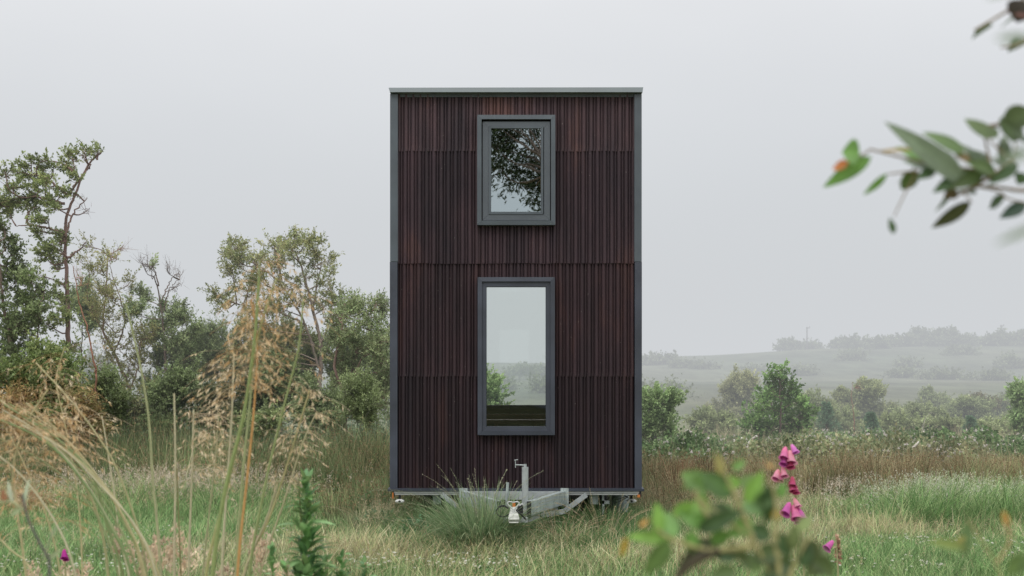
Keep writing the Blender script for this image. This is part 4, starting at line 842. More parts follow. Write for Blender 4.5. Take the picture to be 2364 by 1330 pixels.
# ------------------------------------------------------------------ plants round the trailer
def tussock(name, lb, cx, cy, n, H, cols, R=.25, lean=.5, w=.007, heads=0, hc_=STRAW, cat='grass clump', dirx=0., group=None, hH=1.25):
    g = G(); a = rng.uniform(0, 6.28, n); r = R * np.sqrt(rng.random(n))
    B = np.stack([cx + r * np.cos(a), cy + r * np.sin(a) * .7, np.zeros(n)], 1)
    ln = np.stack([np.cos(a), np.sin(a)], 1) * rng.uniform(0, lean, (n, 1)) * 1.4 + rng.normal(0, .15, (n, 2)) + [dirx, 0]
    c = mixc(cols, n, .15); L = H * rng.uniform(.45, 1.15, n)
    root = empty(name, (cx, cy, 0)); tag(root, lb, cat, group)
    g.blades(B, L, w * rng.uniform(.6, 1.3, n), ln, c * .7, c, 4, droop=rng.uniform(0, .45, n)); g.build('blade_tuft', M['grass'], root)
    if heads:
        g = G(); a = rng.uniform(0, 6.28, heads)
        for i in range(heads):
            d = np.array([math.cos(a[i]) * rng.uniform(.1, 1.3) + dirx, math.sin(a[i]) * .3]); L_ = H * hH * rng.uniform(.7, 1.15)
            p = [np.array([cx + .1 * math.cos(a[i]), cy, 0]) + np.array([d[0] * L_ * t ** 2 * .8, d[1] * L_ * t ** 2 * .8, L_ * (t - .32 * t ** 3 * np.hypot(*d))]) for t in np.linspace(0, 1, 9)]
            cc = np.array(hc_[i % 3]) * rng.uniform(.75, 1.05); g.tube(p, np.linspace(.0022, .0012, 9), 3, cc * .8, cap=False)
            pts = np.array(p)[5:]; m = 26; t = rng.random(m) * (len(pts) - 1.01); k = t.astype(int); f = (t - k)[:, None]; pt = pts[k] * (1 - f) + pts[k + 1] * f
            D = pts[k + 1] - pts[k]; D /= np.linalg.norm(D, axis=1)[:, None]
            g.leaves(pt, D + rng.normal(0, .35, (m, 3)), .014, .005, np.broadcast_to(cc, (m, 3)))
        g.build('seed_head', M['grass'], root)
    return root
DG = ((.10, .24, .08), (.16, .31, .11), (.07, .17, .06), (.22, .34, .14)); PG = ((.20, .32, .15), (.30, .40, .21), (.13, .22, .10), (.42, .46, .28))
tussock('grass_clump', 'big pale seeding grass clump spilling over the left drawbar', -.30, 10.88, 2600, .74, PG, R=.25, lean=.62, w=.0095, heads=34, hc_=((.5, .52, .36), (.42, .42, .27), (.56, .52, .38)), hH=1.2, dirx=-.1)
tussock('grass_clump', 'shorter seeding grass clump between the left drawbar and the jockey post', -.17, 11.2, 900, .62, PG, R=.2, lean=.9, w=.009, heads=24, hc_=((.5, .52, .36), (.42, .42, .27), (.56, .52, .38)), hH=1.2, dirx=.1)
tussock('grass_clump', 'lush green grass clump in front of the trailer coupling, left side', -.45, 10.75, 1100, .42, DG, R=.5, lean=.8, heads=12)
tussock('grass_clump', 'arching green grass clump right of the coupling under the step frame', .42, 11.0, 1000, .36, DG, R=.45, lean=.85, heads=26, hH=1.5)
tussock('grass_clump', 'long arching grass clump below the right support leg', .88, 11.3, 1000, .42, DG, R=.42, lean=.85, heads=30, hH=1.4)
tussock('grass_clump', 'dark grass clump under the right corner of the cabin', 1.3, 11.6, 600, .36, DG, R=.3, lean=.8, heads=6)
tussock('grass_clump', 'thin straw topped grass clump below the left drawbar brace', -.78, 11.2, 600, .40, DG, R=.3, lean=.9, heads=16)
tussock('grass_clump', 'straw coloured grass clump leaning at the left cabin corner', -1.35, 12.1, 700, .5, ((.36, .34, .2), (.25, .29, .15), (.42, .4, .26)), R=.3, lean=.6, heads=10)
tussock('grass_clump', 'deep green grass clump low in front of the left trailer end', -.95, 10.95, 900, .34, DG, R=.4, lean=.9, w=.009, heads=10)
tussock('grass_clump', 'deep green grass clump directly below the coupling head', .05, 10.7, 700, .26, DG, R=.35, lean=.9, w=.009, heads=8)
tussock('grass_clump', 'deep green grass clump before the right diagonal brace', .62, 10.85, 1000, .34, DG, R=.42, lean=.9, w=.009, heads=14)
tussock('grass_clump', 'deep green grass clump before the right trailer end', 1.1, 10.95, 800, .34, DG, R=.36, lean=.9, w=.009, heads=12)
tussock('grass_clump', 'loose bright green tuft in the centre foreground', .15, 10.3, 260, .24, DG, R=.25, lean=.9, heads=3)
tussock('grass_clump', 'rounded bluish green tuft on the right of the tan path', 3.05, 13.2, 300, .28, ((.22, .33, .2), (.3, .4, .27)), R=.28, lean=.9)
def leafy_mound(name, lb, cx, cy, R, H, cols, n=900, leaf=(.05, .022), cat='plant'):
    root = empty(name, (cx, cy, 0)); tag(root, lb, cat); W = G(); Lf = G(); m = 40
    a = rng.uniform(0, 6.28, m); e = rng.uniform(.2, 1.4, m); B = np.tile([cx, cy, 0.], (m, 1)); D = np.stack([np.cos(a) * np.cos(e), np.sin(a) * np.cos(e), np.sin(e)], 1)
    T = B + D * np.array([R, R, H]) * rng.uniform(.8, 1.05, (m, 1)); W.segs(B, T, .005, .002, np.array([.15, .2, .08])); W.build('stem', M['wood'], root)
    i = rng.integers(0, m, n); t = rng.uniform(.45, 1.05, (n, 1)); pt = B[i] + (T - B)[i] * t + rng.normal(0, .02, (n, 3))
    Lf.leaves(pt, D[i] + rng.normal(0, .7, (n, 3)), leaf[0] * rng.uniform(.6, 1.2, n), leaf[1], mixc(cols, n)); Lf.build('foliage', M['leaf'], root)
leafy_mound('leafy_weed', 'small dark green leafy weed under the left end of the trailer', -.92, 11.55, .2, .3, ((.08, .2, .09), (.12, .27, .13), (.06, .14, .07)))
leafy_mound('leafy_weed', 'grey green leafy weed by the left cabin corner', -1.32, 12.0, .28, .34, ((.14, .22, .11), (.18, .27, .14)))
leafy_mound('leafy_weed', 'sprawling green weed behind the lower left corner of the cabin', -1.55, 13.5, .4, .35, ((.12, .19, .09), (.17, .25, .13)))

# brown dead clump at far left
g = G(); c = P(55, 1150, 14.2); n = 2600; d = rng.normal(size=(n, 3)); d /= np.linalg.norm(d, axis=1)[:, None]; d[:, 2] = np.abs(d[:, 2]); p = np.array([c[0], 14.2, 0.]) + d * [.5, .3, .33] * rng.uniform(.8, 1, (n, 1))
g.leaves(p, np.array([.6, -.2, -.5]) + rng.normal(0, .5, (n, 3)), .14, .012, mixc(((.42, .27, .15), (.55, .36, .2), (.3, .17, .10), (.6, .45, .3)), n)); g.add([(c[0] + .42 * math.cos(a) * math.cos(e), 14.2 + .25 * math.sin(a) * math.cos(e), .28 * math.sin(e)) for e in (0, .5, 1., 1.5) for a in np.arange(16) * math.pi / 8], [(k * 16 + i, k * 16 + (i + 1) % 16, (k + 1) * 16 + (i + 1) % 16, (k + 1) * 16 + i) for k in range(3) for i in range(16)], c=(.2, .12, .07))
tag(g.build('dead_tussock', M['grass'], origin=(c[0], 14.2, 0)), 'rust brown collapsed tussock at the far left of the meadow', 'dead tussock')

# ------------------------------------------------------------------ foreground oat grass stalks (golden oats)
OR = ((.66, .45, .24), (.74, .56, .34), (.56, .35, .17), (.78, .64, .44)); OS = ((.74, .60, .40), (.64, .48, .29), (.82, .70, .52))
def panicle(root, pts, spread, n, cols, sp=(.03, .008), hang=.5, side=0.):
    """pts: rachis polyline (world); thin branches with hanging spikelets"""
    W = G(); S = G(); m = len(pts)
    for k in range(n):
        t = rng.random() * (m - 1.01); i = int(t); a = pts[i] + (pts[i + 1] - pts[i]) * (t - i)
        d = rng.normal(size=3); d[2] = abs(d[2]) * .5; d[0] += side; d /= np.linalg.norm(d); L = spread * rng.uniform(.3, 1.1)
        q = [a + d * L * u + np.array([0, 0, -hang * L * u * u]) for u in np.linspace(0, 1, 6)]
        q[0] = a; W.tube(q, .0007, 3, np.array(cols[k % len(cols)]) * .8, cap=False)
        for j in range(rng.integers(1, 4)):
            u = rng.uniform(.45, 1.); b = a + d * L * u + np.array([0, 0, -hang * L * u * u]); dd = np.array([d[0] * .5, d[1] * .5, -.6]) + rng.normal(0, .3, 3)
            for w_ in (-1, 1):
                e = dd + rng.normal(0, .12, 3); S.leaves(b[None], e[None], sp[0] * rng.uniform(.8, 1.3), sp[1], np.array(cols[rng.integers(0, len(cols))])[None] * rng.uniform(.85, 1.15))
    W.V += S.V; W.C += S.C; W.Q += [q + W.n for q in S.Q]; W.n += S.n
    W.build('panicle', M['grass'], root)
def stalk(lb, path, Y0_, r0_, col, pan=None, name='oat_grass_stalk', col2=None):
    Y = Y0_ * 1.4; r = r0_ * 1.7
    top = [P(a, b, Y) for a, b in path]                     # path runs from the base end upwards
    b0 = top[0]; t1 = top[1] - top[0]; ext = b0[2]; dx = t1[0] / max(t1[2], .05) * ext * .35
    base = np.array([b0[0] - dx, Y + rng.normal(0, .08), 0.])
    pts = spline([base, (base + b0) / 2 + np.array([-dx * .1, 0, 0])] + top, 34)
    root = empty(name, base); tag(root, lb, 'grass stalk', 'tall oat grass stalks in the left foreground'); g = G()
    c1 = np.array(col); c2 = np.array(col2 if col2 else col); tt = np.linspace(0, 1, 34)[:, None]
    g.tube(pts, np.linspace(r, r * .45, 34), 6, c1 * (1 - tt) + c2 * tt); g.build('stem', M['grass'], root)
    if pan: 
        k, spread, n, cols = pan[:4]; k = max(5, int(k * .6)); kw = pan[4] if len(pan) > 4 else {}; panicle(root, pts[-k:], spread * 1.25, int(n * (.62 if cols is OR else .95)), cols, sp=(.026, .0038), **kw)
    return root
SG = (.34, .38, .2); SY = (.55, .5, .3); SO = (.62, .38, .16); SP = (.6, .56, .4)
stalk('arching pale stalk sweeping to the left edge, outermost of the arching fan', [(250, 1330), (226, 1191), (180, 1093), (113, 1010), (0, 924)], 3.2, .0045, SG, (14, .22, 60, OR), col2=SY)
stalk('arching green stalk second in the fan sweeping to the left edge', [(285, 1330), (245, 1206), (211, 1093), (124, 1007), (10, 935)], 3.1, .0045, (.28, .34, .16), (10, .2, 40, OR))
stalk('arching straw stalk third in the left fan', [(331, 1330), (290, 1206), (225, 1100), (150, 1010), (60, 930)], 3.3, .004, SY, (8, .18, 30, OR))
stalk('thick green arching stalk lowest in the left fan', [(305, 1330), (262, 1230), (205, 1130), (130, 1040), (40, 985), (-60, 950)], 3.0, .0045, (.25, .33, .15), (12, .22, 60, OR))
stalk('straight slanting stalk with few spikelets above the left fan', [(338, 1330), (320, 1225), (271, 1086), (233, 1018), (169, 931), (83, 838)], 3.6, .004, SG, (12, .2, 26, OS), col2=SY)
stalk('pale slender stalk bending left behind the fan', [(275, 1330), (270, 1190), (250, 1050), (235, 960)], 3.8, .0035, SP, (5, .12, 10, OS))
stalk('tall pale green stalk curving gently from the fan to the olive tree', [(372, 1330), (362, 1200), (352, 1100), (345, 980), (325, 850), (290, 700)], 3.5, .0045, SP, None, col2=(.38, .42, .22))
stalk('straight cream stalk with sharp tip, left of the oat cluster', [(403, 1330), (405, 1080), (402, 908)], 3.6, .0045, SP)
stalk('thin dark stalk leaning beside the cream one', [(418, 1330), (412, 1180), (408, 1080)], 3.6, .003, (.3, .28, .14))
stalk('straight cream stalk topped with oat spikelets', [(435, 1330), (442, 1120), (447, 945)], 3.7, .0042, SP, (14, .16, 60, OS, dict(side=.6)))
stalk('slightly leaning stalk in the middle of the oat cluster', [(468, 1330), (495, 1080), (505, 955)], 3.8, .0036, (.45, .45, .28), (14, .17, 60, OS, dict(side=.3)))
stalk('straight pale stalk with bushy oat head', [(512, 1330), (522, 1150), (535, 960), (540, 815)], 3.5, .0042, SP, (16, .17, 80, OS, dict(side=-.7)))
stalk('thick green stalk carrying the big golden plume', [(490, 1330), (520, 1130), (562, 960), (588, 780), (598, 640)], 3.0, .006, (.33, .4, .17), (14, .16, 110, OR))
stalk('yellow green stalk crossing behind the thick green one', [(475, 1330), (510, 1180), (560, 970), (600, 760), (640, 640)], 3.1, .0045, (.45, .45, .22), (12, .15, 90, OR))
stalk('straight green stalk right inside the golden plume', [(545, 1330), (560, 1100), (580, 900), (592, 720), (600, 600)], 3.2, .0045, (.4, .44, .24), (14, .14, 90, OR))
stalk('orange brown stalk beside the thick green one', [(548, 1330), (572, 1090), (585, 960), (594, 800), (580, 690)], 3.1, .0042, SO, (8, .13, 50, OR))
stalk('long green stalk leaning right across the airy tree', [(575, 1330), (610, 1130), (640, 1000), (665, 900), (690, 800), (700, 690)], 3.3, .0045, (.36, .42, .2), (12, .16, 50, OR, dict(side=-.5)))
stalk('straw stalk leaning right with drooping oats near the rushes', [(560, 1330), (620, 1200), (670, 1050), (715, 900)], 3.5, .004, (.5, .46, .25), (16, .15, 70, OS))
stalk('thin straw stalk with frayed tip, rightmost of the stalks', [(600, 1330), (655, 1160), (700, 1020), (732, 950)], 3.7, .0035, (.5, .47, .3), (10, .13, 30, OS, dict(side=.4)))
stalk('pale stalk slanting down at the lower left corner', [(175, 1330), (130, 1210), (60, 1110), (0, 1055), (-60, 1020)], 3.0, .0035, SP, (4, .1, 10, OR))
stalk('short straw stalk slanting across the bottom left corner', [(80, 1335), (30, 1275), (-10, 1235)], 2.9, .0035, SY)
stalk('leaning straw stem with a knobbly joint at bottom centre left', [(560, 1350), (585, 1270), (615, 1200), (640, 1120)], 3.4, .005, (.5, .46, .3))
for i in range(10):
    o_ = rng.uniform(-28, 34); u_ = rng.uniform(-40, 70)
    stalk('thin arching stalk, one of many in the dense fan at the left', [(300 + o_ + i * 6, 1335), (262 + o_ + i * 4, 1215), (205 + o_, 1105 + u_ * .4), (125 + o_, 1010 + u_ * .8), (20 + o_, 940 + u_)], rng.uniform(3, 3.6), .0032, (SG, SY, SP, (.3, .38, .17))[i % 4], (6, .12, 8, OR) if i % 3 == 0 else None)
stalk('bushy orange oat head crowding the left edge', [(60, 1330), (40, 1180), (30, 1080), (60, 980), (110, 900)], 3.1, .004, SY, (18, .26, 150, OR))
stalk('fine oat head in front of the far left bush', [(190, 1330), (180, 1150), (150, 980), (130, 880), (150, 800)], 3.9, .003, SY, (18, .2, 90, OR))
stalk('leaning oat head over the brown tussock', [(140, 1330), (110, 1200), (60, 1080), (20, 1000)], 3.4, .0035, SY, (18, .24, 120, OR))
# blurred low stems with soft heads at the bottom left
for i, (px, py, lb) in enumerate(((285, 1225, 'soft pale grass head beside the green fan'), (350, 1210, 'soft upright grass head between fan and cream stalk'), (150, 1290, 'soft pink tinged grass head at lower left'), (375, 1250, 'fluffy buff grass head at the foot of the cream stalk'), (560, 1225, 'buff grass head below the thick green stalk'), (590, 1290, 'low fluffy grass head left of the leafy shoot'), (60, 1300, 'low grass head in the bottom left corner'), (500, 1290, 'short rusty grass head at the foot of the oat cluster'))):
    Y = rng.uniform(5, 6.5); t = P(px, py, Y); root = empty('soft_grass', (t[0], Y, 0)); tag(root, lb, 'grass stalk', 'soft headed grasses at bottom left')
    g = G(); n = 9; x = t[0] + rng.normal(0, .03, n); seedheads(g, x, np.full(n, Y), np.full(n, t[2]) * rng.uniform(.9, 1.02, n), ((.6, .46, .34), (.66, .56, .42)), .1, .009, lean=.05, nb=40, sd=.03); g.build('head', M['grass'], root)

# ------------------------------------------------------------------ detailed leaves for close plants
def bigleaf(g, base, d, nrm, L, W, c, curve=.15, fold=.25, k=9, tip=1.):
    d = np.array(d, float); d /= np.linalg.norm(d); s = np.cross(d, nrm); s /= np.linalg.norm(s) + 1e-9; n = np.cross(s, d)
    V = []; cc = []
    for i in range(k + 1):
        t = i / k; w = W * .5 * (math.sin(math.pi * min(1, t ** .85)) ** .8 * (1 - .25 * t) + .02)
        o = base + d * L * t + n * (-curve * L * t * t)
        for j in (-1, -.5, 0, .5, 1): V.append(o + s * w * j + n * w * fold * abs(j)); cc.append(np.array(c) * (1.25 if j == 0 else 1.) * (.9 + .1 * t))
    q = [(i * 5 + j, i * 5 + j + 1, (i + 1) * 5 + j + 1, (i + 1) * 5 + j) for i in range(k) for j in range(4)]
    g.add(V, q, c=np.array(cc))
def leaf_px(g, a, b, Y, W, c, dy=0., roll=0., **k):
    A = P(a[0], a[1], Y); B = P(b[0], b[1], Y + (dy if dy > -.5 else 0)); A = A if dy > -.5 else A * .48 + np.array([0, 0, CH * .52]); B = B if dy > -.5 else B * .48 + np.array([0, 0, CH * .52]); W = W * (.48 if dy < -.5 else 1); L = np.linalg.norm(B - A); W = W * (1.35 if Y == 1.45 else 1.6 if Y == 1.75 else 1.)
    nrm = np.array([math.sin(roll), -math.cos(roll), .25]); bigleaf(g, A, B - A, nrm, L, W * Y / F, c, **k)
LG = (.15, .30, .07); LB = (.22, .40, .08); LD = (.06, .11, .04); LT = (.20, .26, .17); LO_ = (.5, .26, .04); LBR = (.14, .09, .05)
# overhanging branch top right: one tree standing just right of the camera
ot = empty('overhanging_tree', (2.3, 1.2, 0)); tag(ot, 'blurred leafy tree branches hanging into the upper right of the picture', 'tree')
W = G(); Lf = G(); Y = 1.75
trunk_top = np.array([1.75, 1.7, 2.35])
W.tube(spline([(2.3, 1.2, 0), (2.25, 1.25, 1.0), (2.1, 1.3, 1.9), (1.9, 1.2, 2.8), (1.6, .6, 3.9), (1.2, -.6, 5.2), (.8, -1.8, 6.2)], 40), np.linspace(.10, .035, 40), 10, BARK)
def tw(path, r0, r1, c=(.2, .15, .09), Y=Y): W.tube(spline([p if len(p) == 3 else P(*p, Y) for p in path], 20), np.linspace(r0, r1, 20), 6, c, cap=False)
tw([(2.12, 1.3, 1.85), tuple(P(2480, 250, Y)), (2340, 375), (2220, 400), (2120, 370), (2010, 345)], .012, .0015)
tw([(2340, 375), (2250, 430), (2200, 455)], .004, .0015)
tw([(2480, 430), (2364, 440), (2280, 430), (2220, 440)], .004, .0012)
tw([(1.95, 1.2, 2.6), tuple(P(2430, -60, Y)), (2340, 30), (2290, 60), (2250, 70)], .01, .0015)
tw([(2400, 60), (2360, 100), (2310, 110)], .004, .001)
for (a, b, w, c, dy, rl) in (((2012, 362), (1900, 432), 26, LG, .02, .3), ((1985, 355), (1945, 350), 44, LG, 0, 0), ((1960, 375), (1918, 390), 16, (.55, .2, .06), .02, .2), ((2240, 432), (2062, 278), 36, LT, -.04, -.3), ((2225, 360), (2135, 292), 34, (.10, .17, .05), .03, .4), ((2290, 420), (2225, 320), 28, LT, .03, .2),
                             ((2048, 400), (1992, 458), 13, LG, .04, .3), ((2120, 395), (2075, 440), 26, (.10, .16, .05), .03, 0), ((2160, 370), (2110, 345), 26, LD, .03, 0), ((2240, 465), (2152, 532), 24, (.07, .08, .035), .03, .5), ((2285, 322), (2232, 266), 34, (.10, .15, .05), .02, .3), ((2300, 320), (2275, 290), 20, (.10, .15, .05), .02, -.3),
                             ((2340, 330), (2320, 262), 44, (.09, .13, .06), .02, .3), ((2375, 250), (2310, 300), 40, (.10, .14, .06), .02, .1), ((2370, 470), (2310, 502), 22, (.05, .085, .06), 0, .2), ((2063, 540), (2055, 502), 12, LD, 0, 0), ((2210, 440), (2180, 455), 22, (.12, .09, .04), 0, 0), ((2300, 415), (2255, 395), 34, LD, .06, .2), ((2365, 400), (2350, 425), 24, LD, 0, 0),
                             ((2120, 345), (2020, 345), 6, (.45, .32, .1), 0, 0), ((2240, 370), (2205, 355), 14, (.22, .16, .07), 0, 0), ((2150, 400), (2085, 355), 34, (.09, .15, .06), .06, .2), ((2200, 400), (2150, 340), 30, LD, .05, .3), ((2275, 385), (2240, 330), 32, (.10, .16, .06), .05, .1), ((2330, 400), (2290, 350), 34, (.08, .13, .05), .05, .2),
                             ((2364, 330), (2335, 300), 40, (.07, .11, .05), .04, .2), ((2250, 450), (2195, 430), 30, (.09, .14, .06), .05, .2), ((2320, 455), (2275, 480), 20, LD, .04, .2), ((2140, 380), (2072, 330), 22, LG, .02, .3), ((2215, 385), (2130, 350), 24, (.11, .18, .06), .04, -.2), ((2260, 410), (2180, 395), 22, LD, .03, .2), ((2310, 380), (2330, 300), 24, (.09, .14, .05), .05, .1), ((2180, 395), (2110, 300), 20, (.09, .15, .05), -.02, .1), ((2270, 400), (2200, 430), 24, (.08, .12, .04), -.02, .1), ((2210, 410), (2160, 440), 20, LD, -.02, .2), ((2300, 400), (2240, 370), 24, (.11, .17, .06), -.03, .3), ((2350, 380), (2290, 420), 20, LD, -.02, .2), ((2160, 390), (2120, 410), 18, LD, -.02, .2), ((2364, 30), (2300, 60), 22, (.1, .14, .08), .05, .2), ((2370, 90), (2330, 110), 20, LD, .05, .2), ((2200, 430), (2165, 500), 14, LD, .05, .2), ((2110, 385), (2080, 430), 18, (.1, .16, .05), .05, .2), ((2190, 375), (2180, 330), 20, (.1, .16, .06), .05, .1),
                             ((2290, 55), (2252, 68), 14, (.09, .13, .08), .1, 0), ((2350, -30), (2280, -10), 14, LT, -.9, 0), ((2364, 0), (2350, 50), 50, (.06, .05, .04), 0, 0), ((2400, 30), (2325, 20), 26, (.16, .06, .04), 0, 0),
                             ((2400, 520), (2300, 560), 12, LT, -1.0, 0), ((2380, 350), (2300, 370), 20, LT, -.9, 0), ((2380, 90), (2300, 85), 16, LT, -.9, 0)):
    leaf_px(Lf, a, b, Y, w, c, dy=dy, roll=rl)
tw([(2010, 345), (1990, 358), (1975, 362)], .0015, .001); tw([(2120, 395), (2085, 398), (2050, 402)], .0018, .001); tw([(2220, 440), (2236, 458), (2244, 468)], .0016, .001); tw([(2120, 395), (2090, 445), (2064, 500)], .0015, .0008); tw([(2250, 430), (2300, 440), (2330, 460), (2368, 468)], .002, .001); tw([(2340, 375), (2290, 330), (2285, 318)], .002, .001); tw([(2340, 375), (2345, 330)], .002, .001)
# crown behind the camera (what the upper pane mirrors)
def crown_at(cs, R, n, ll, cols):
    for c in cs:
        c = np.array(c, float); a = np.array([.9, -1.6, 6.0]) if c[2] > 5 else np.array([1.7, .9, 3.6]); W.tube(spline([a, (a + c) / 2 + rng.normal(0, .15, 3), c], 8), np.linspace(.03, .01, 8), 5, BARK, cap=False)
        e = rng.normal(size=(10, 3)); e /= np.linalg.norm(e, axis=1)[:, None]; E = c + e * R * rng.uniform(.6, 1.1, (10, 1)); W.segs(np.tile(c, (10, 1)), E, .01, .004, np.array(BARK))
        i = rng.integers(0, 10, n); t = rng.uniform(.2, 1.05, (n, 1)); pt = c + (E[i] - c) * t + rng.normal(0, .12, (n, 3))
        Lf.leaves(pt, e[i] * .5 + rng.normal(0, .6, (n, 3)) + [0, 0, -.3], ll * rng.uniform(.7, 1.2, n), ll * .3, mixc(cols, n))
crown_at([(.0, -3.0, 6.3), (.5, -2.8, 7.0), (-.2, -3.2, 7.2), (.9, -2.6, 6.2), (.3, -3.3, 5.9), (.7, -3, 5.5), (.9, -3.4, 6.8), (-.5, -3, 6.8), (.1, -3.4, 7.6), (.8, -3, 7.6), (-.6, -3.3, 7.6), (-.4, -3, 7.2), (-.35, -3.2, 6.8), (-.1, -3.1, 7.5), (-.3, -3, 6.3), (.3, -3, 7.8), (.2, -3.1, 6.6), (.5, -3.4, 6.4), (.9, -3.2, 7.2), (.4, -2.9, 7.4), (1.0, -2.9, 5.8), (.6, -3.2, 6.0), (0, -3, 7.0), (1.1, -3.0, 5.2), (1.6, -2.6, 5.4)], .62, 300, .13, ((.05, .07, .035), (.08, .11, .05)))
W.build('trunk', M['wood'], ot); Lf.build('crown', M['bigleaf'], ot)

# blurred bush at the lower right
fb = empty('foreground_bush', (.32, 1.62, 0)); tag(fb, 'large out of focus leafy shoots at the lower right of centre', 'bush'); W = G(); Lf = G(); Y = 1.45
def tw2(path, r0=.004, r1=.0015, c=(.32, .3, .14)): W.tube(spline([p if len(p) == 3 else P(*p, Y) for p in path], 18), np.linspace(r0, r1, 18), 6, c, cap=False)
tw2([(.36, 1.62, 0.), (.37, 1.6, .9), (1800, 1330), (1740, 1250), (1650, 1190), (1600, 1140)], .007)
tw2([(1740, 1250), (1700, 1150), (1665, 1080), (1655, 1045)]); tw2([(1740, 1260), (1640, 1270), (1540, 1240), (1500, 1200)]); tw2([(1800, 1330), (1790, 1230), (1790, 1150), (1770, 1100)]); tw2([(1820, 1335), (1850, 1270), (1870, 1240)])
tw2([(1660, 1270), (1600, 1300), (1560, 1335)], .005, .004, (.07, .06, .04)); tw2([(1640, 1200), (1610, 1150), (1610, 1130)])
for (a, b, w, c, dy) in (((1650, 1130), (1562, 1085), 42, (.12, .22, .05), .05), ((1640, 1105), (1560, 1128), 16, (.14, .26, .06), .05), ((1690, 1145), (1620, 1090), 44, (.09, .17, .05), 0), ((1668, 1100), (1655, 1042), 18, (.38, .34, .1), 0), ((1700, 1130), (1680, 1098), 30, LB, 0), ((1690, 1085), (1722, 1062), 20, (.14, .26, .06), 0),
                         ((1720, 1160), (1765, 1090), 38, LB, 0), ((1700, 1120), (1770, 1095), 26, (.17, .28, .08), .05), ((1620, 1210), (1618, 1125), 34, LB, .03), ((1640, 1215), (1560, 1170), 40, LG, .03), ((1560, 1240), (1508, 1165), 42, LG, .05), ((1520, 1235), (1520, 1160), 30, LB, 0), ((1560, 1245), (1438, 1235), 28, LB, .04), ((1445, 1240), (1435, 1290), 12, (.45, .3, .05), .0),
                         ((1545, 1250), (1490, 1330), 40, (.12, .2, .06), 0), ((1610, 1225), (1712, 1180), 32, LD, -.03), ((1640, 1240), (1560, 1330), 30, (.06, .06, .035), 0), ((1600, 1225), (1590, 1285), 30, LG, 0), ((1610, 1240), (1680, 1300), 22, (.13, .18, .07), 0), ((1775, 1115), (1775, 1215), 32, (.05, .10, .035), 0), ((1790, 1160), (1740, 1120), 30, LG, .1),
                         ((1740, 1200), (1680, 1240), 34, LG, 0), ((1760, 1190), (1700, 1150), 34, LG, .05), ((1780, 1240), (1720, 1215), 34, LD, 0), ((1800, 1270), (1740, 1290), 40, (.09, .13, .05), 0), ((1850, 1310), (1870, 1240), 34, LD, 0), ((1830, 1270), (1835, 1210), 28, (.12, .16, .05), 0), ((1680, 1255), (1730, 1300), 26, (.08, .11, .04), 0), ((1860, 1330), (1920, 1260), 40, (.11, .15, .05), .05), ((1830, 1330), (1780, 1280), 40, (.08, .12, .04), 0),
                         ((1640, 1170), (1700, 1205), 36, (.08, .12, .05), 0), ((1800, 1150), (1810, 1110), 22, LG, 0), ((1785, 1200), (1799, 1175), 20, (.5, .32, .05), 0), ((1775, 1080), (1783, 1060), 18, LO_, .05), ((1490, 1215), (1480, 1190), 22, LO_, .05), ((1790, 1230), (1830, 1290), 30, LD, 0), ((1600, 1190), (1650, 1230), 36, LG, 0),
                         ((1700, 1290), (1640, 1275), 24, LD, 0), ((1700, 1320), (1640, 1330), 34, (.11, .17, .06), .0), ((1760, 1320), (1700, 1270), 34, (.13, .2, .06), .04), ((1880, 1290), (1940, 1330), 36, (.1, .15, .05), .03), ((1840, 1230), (1880, 1180), 26, (.2, .26, .08), .04), ((1820, 1300), (1760, 1335), 36, LD, 0), ((1690, 1200), (1640, 1150), 34, LG, .06), ((1730, 1130), (1790, 1170), 30, (.12, .2, .06), .05), ((1600, 1160), (1540, 1200), 26, LB, .06), ((1860, 1250), (1900, 1300), 34, (.1, .13, .05), .02), ((1740, 1170), (1800, 1130), 30, (.1, .18, .06), 0), ((1690, 1230), (1620, 1260), 28, LG, .03)):
    leaf_px(Lf, a, b, Y, w, c, dy=dy, roll=rng.uniform(-.4, .4))
W.build('stem', M['wood'], fb); Lf.build('foliage', M['bigleaf'], fb)
fs = empty('foreground_sprig', (.8, 1.5, 0)); tag(fs, 'blurred leafy sprig in the bottom right corner', 'plant'); W = G(); Lf = G(); Y = 1.5
W.tube(spline([(.72, 1.5, 0), (.70, 1.5, .8), P(2330, 1380, Y), P(2300, 1300, Y), P(2240, 1240, Y), P(2235, 1200, Y)], 24), np.linspace(.006, .0012, 24), 6, (.3, .28, .13)); W.tube(spline([P(2300, 1300, Y), P(2330, 1250, Y), P(2320, 1190, Y)], 12), .0014, 5, (.4, .3, .15))
for (a, b, w, c) in (((2235, 1265), (2145, 1248), 26, (.2, .26, .07)), ((2225, 1285), (2240, 1190), 30, (.11, .18, .06)), ((2325, 1215), (2318, 1180), 18, LO_), ((2364, 1280), (2330, 1330), 46, (.14, .22, .07)), ((2400, 1300), (2340, 1290), 46, (.12, .2, .06)), ((2230, 1240), (2200, 1255), 14, (.35, .33, .1))): leaf_px(Lf, a, b, Y, w, c, roll=rng.uniform(-.3, .3))
W.build('stem', M['wood'], fs); Lf.build('foliage', M['bigleaf'], fs)

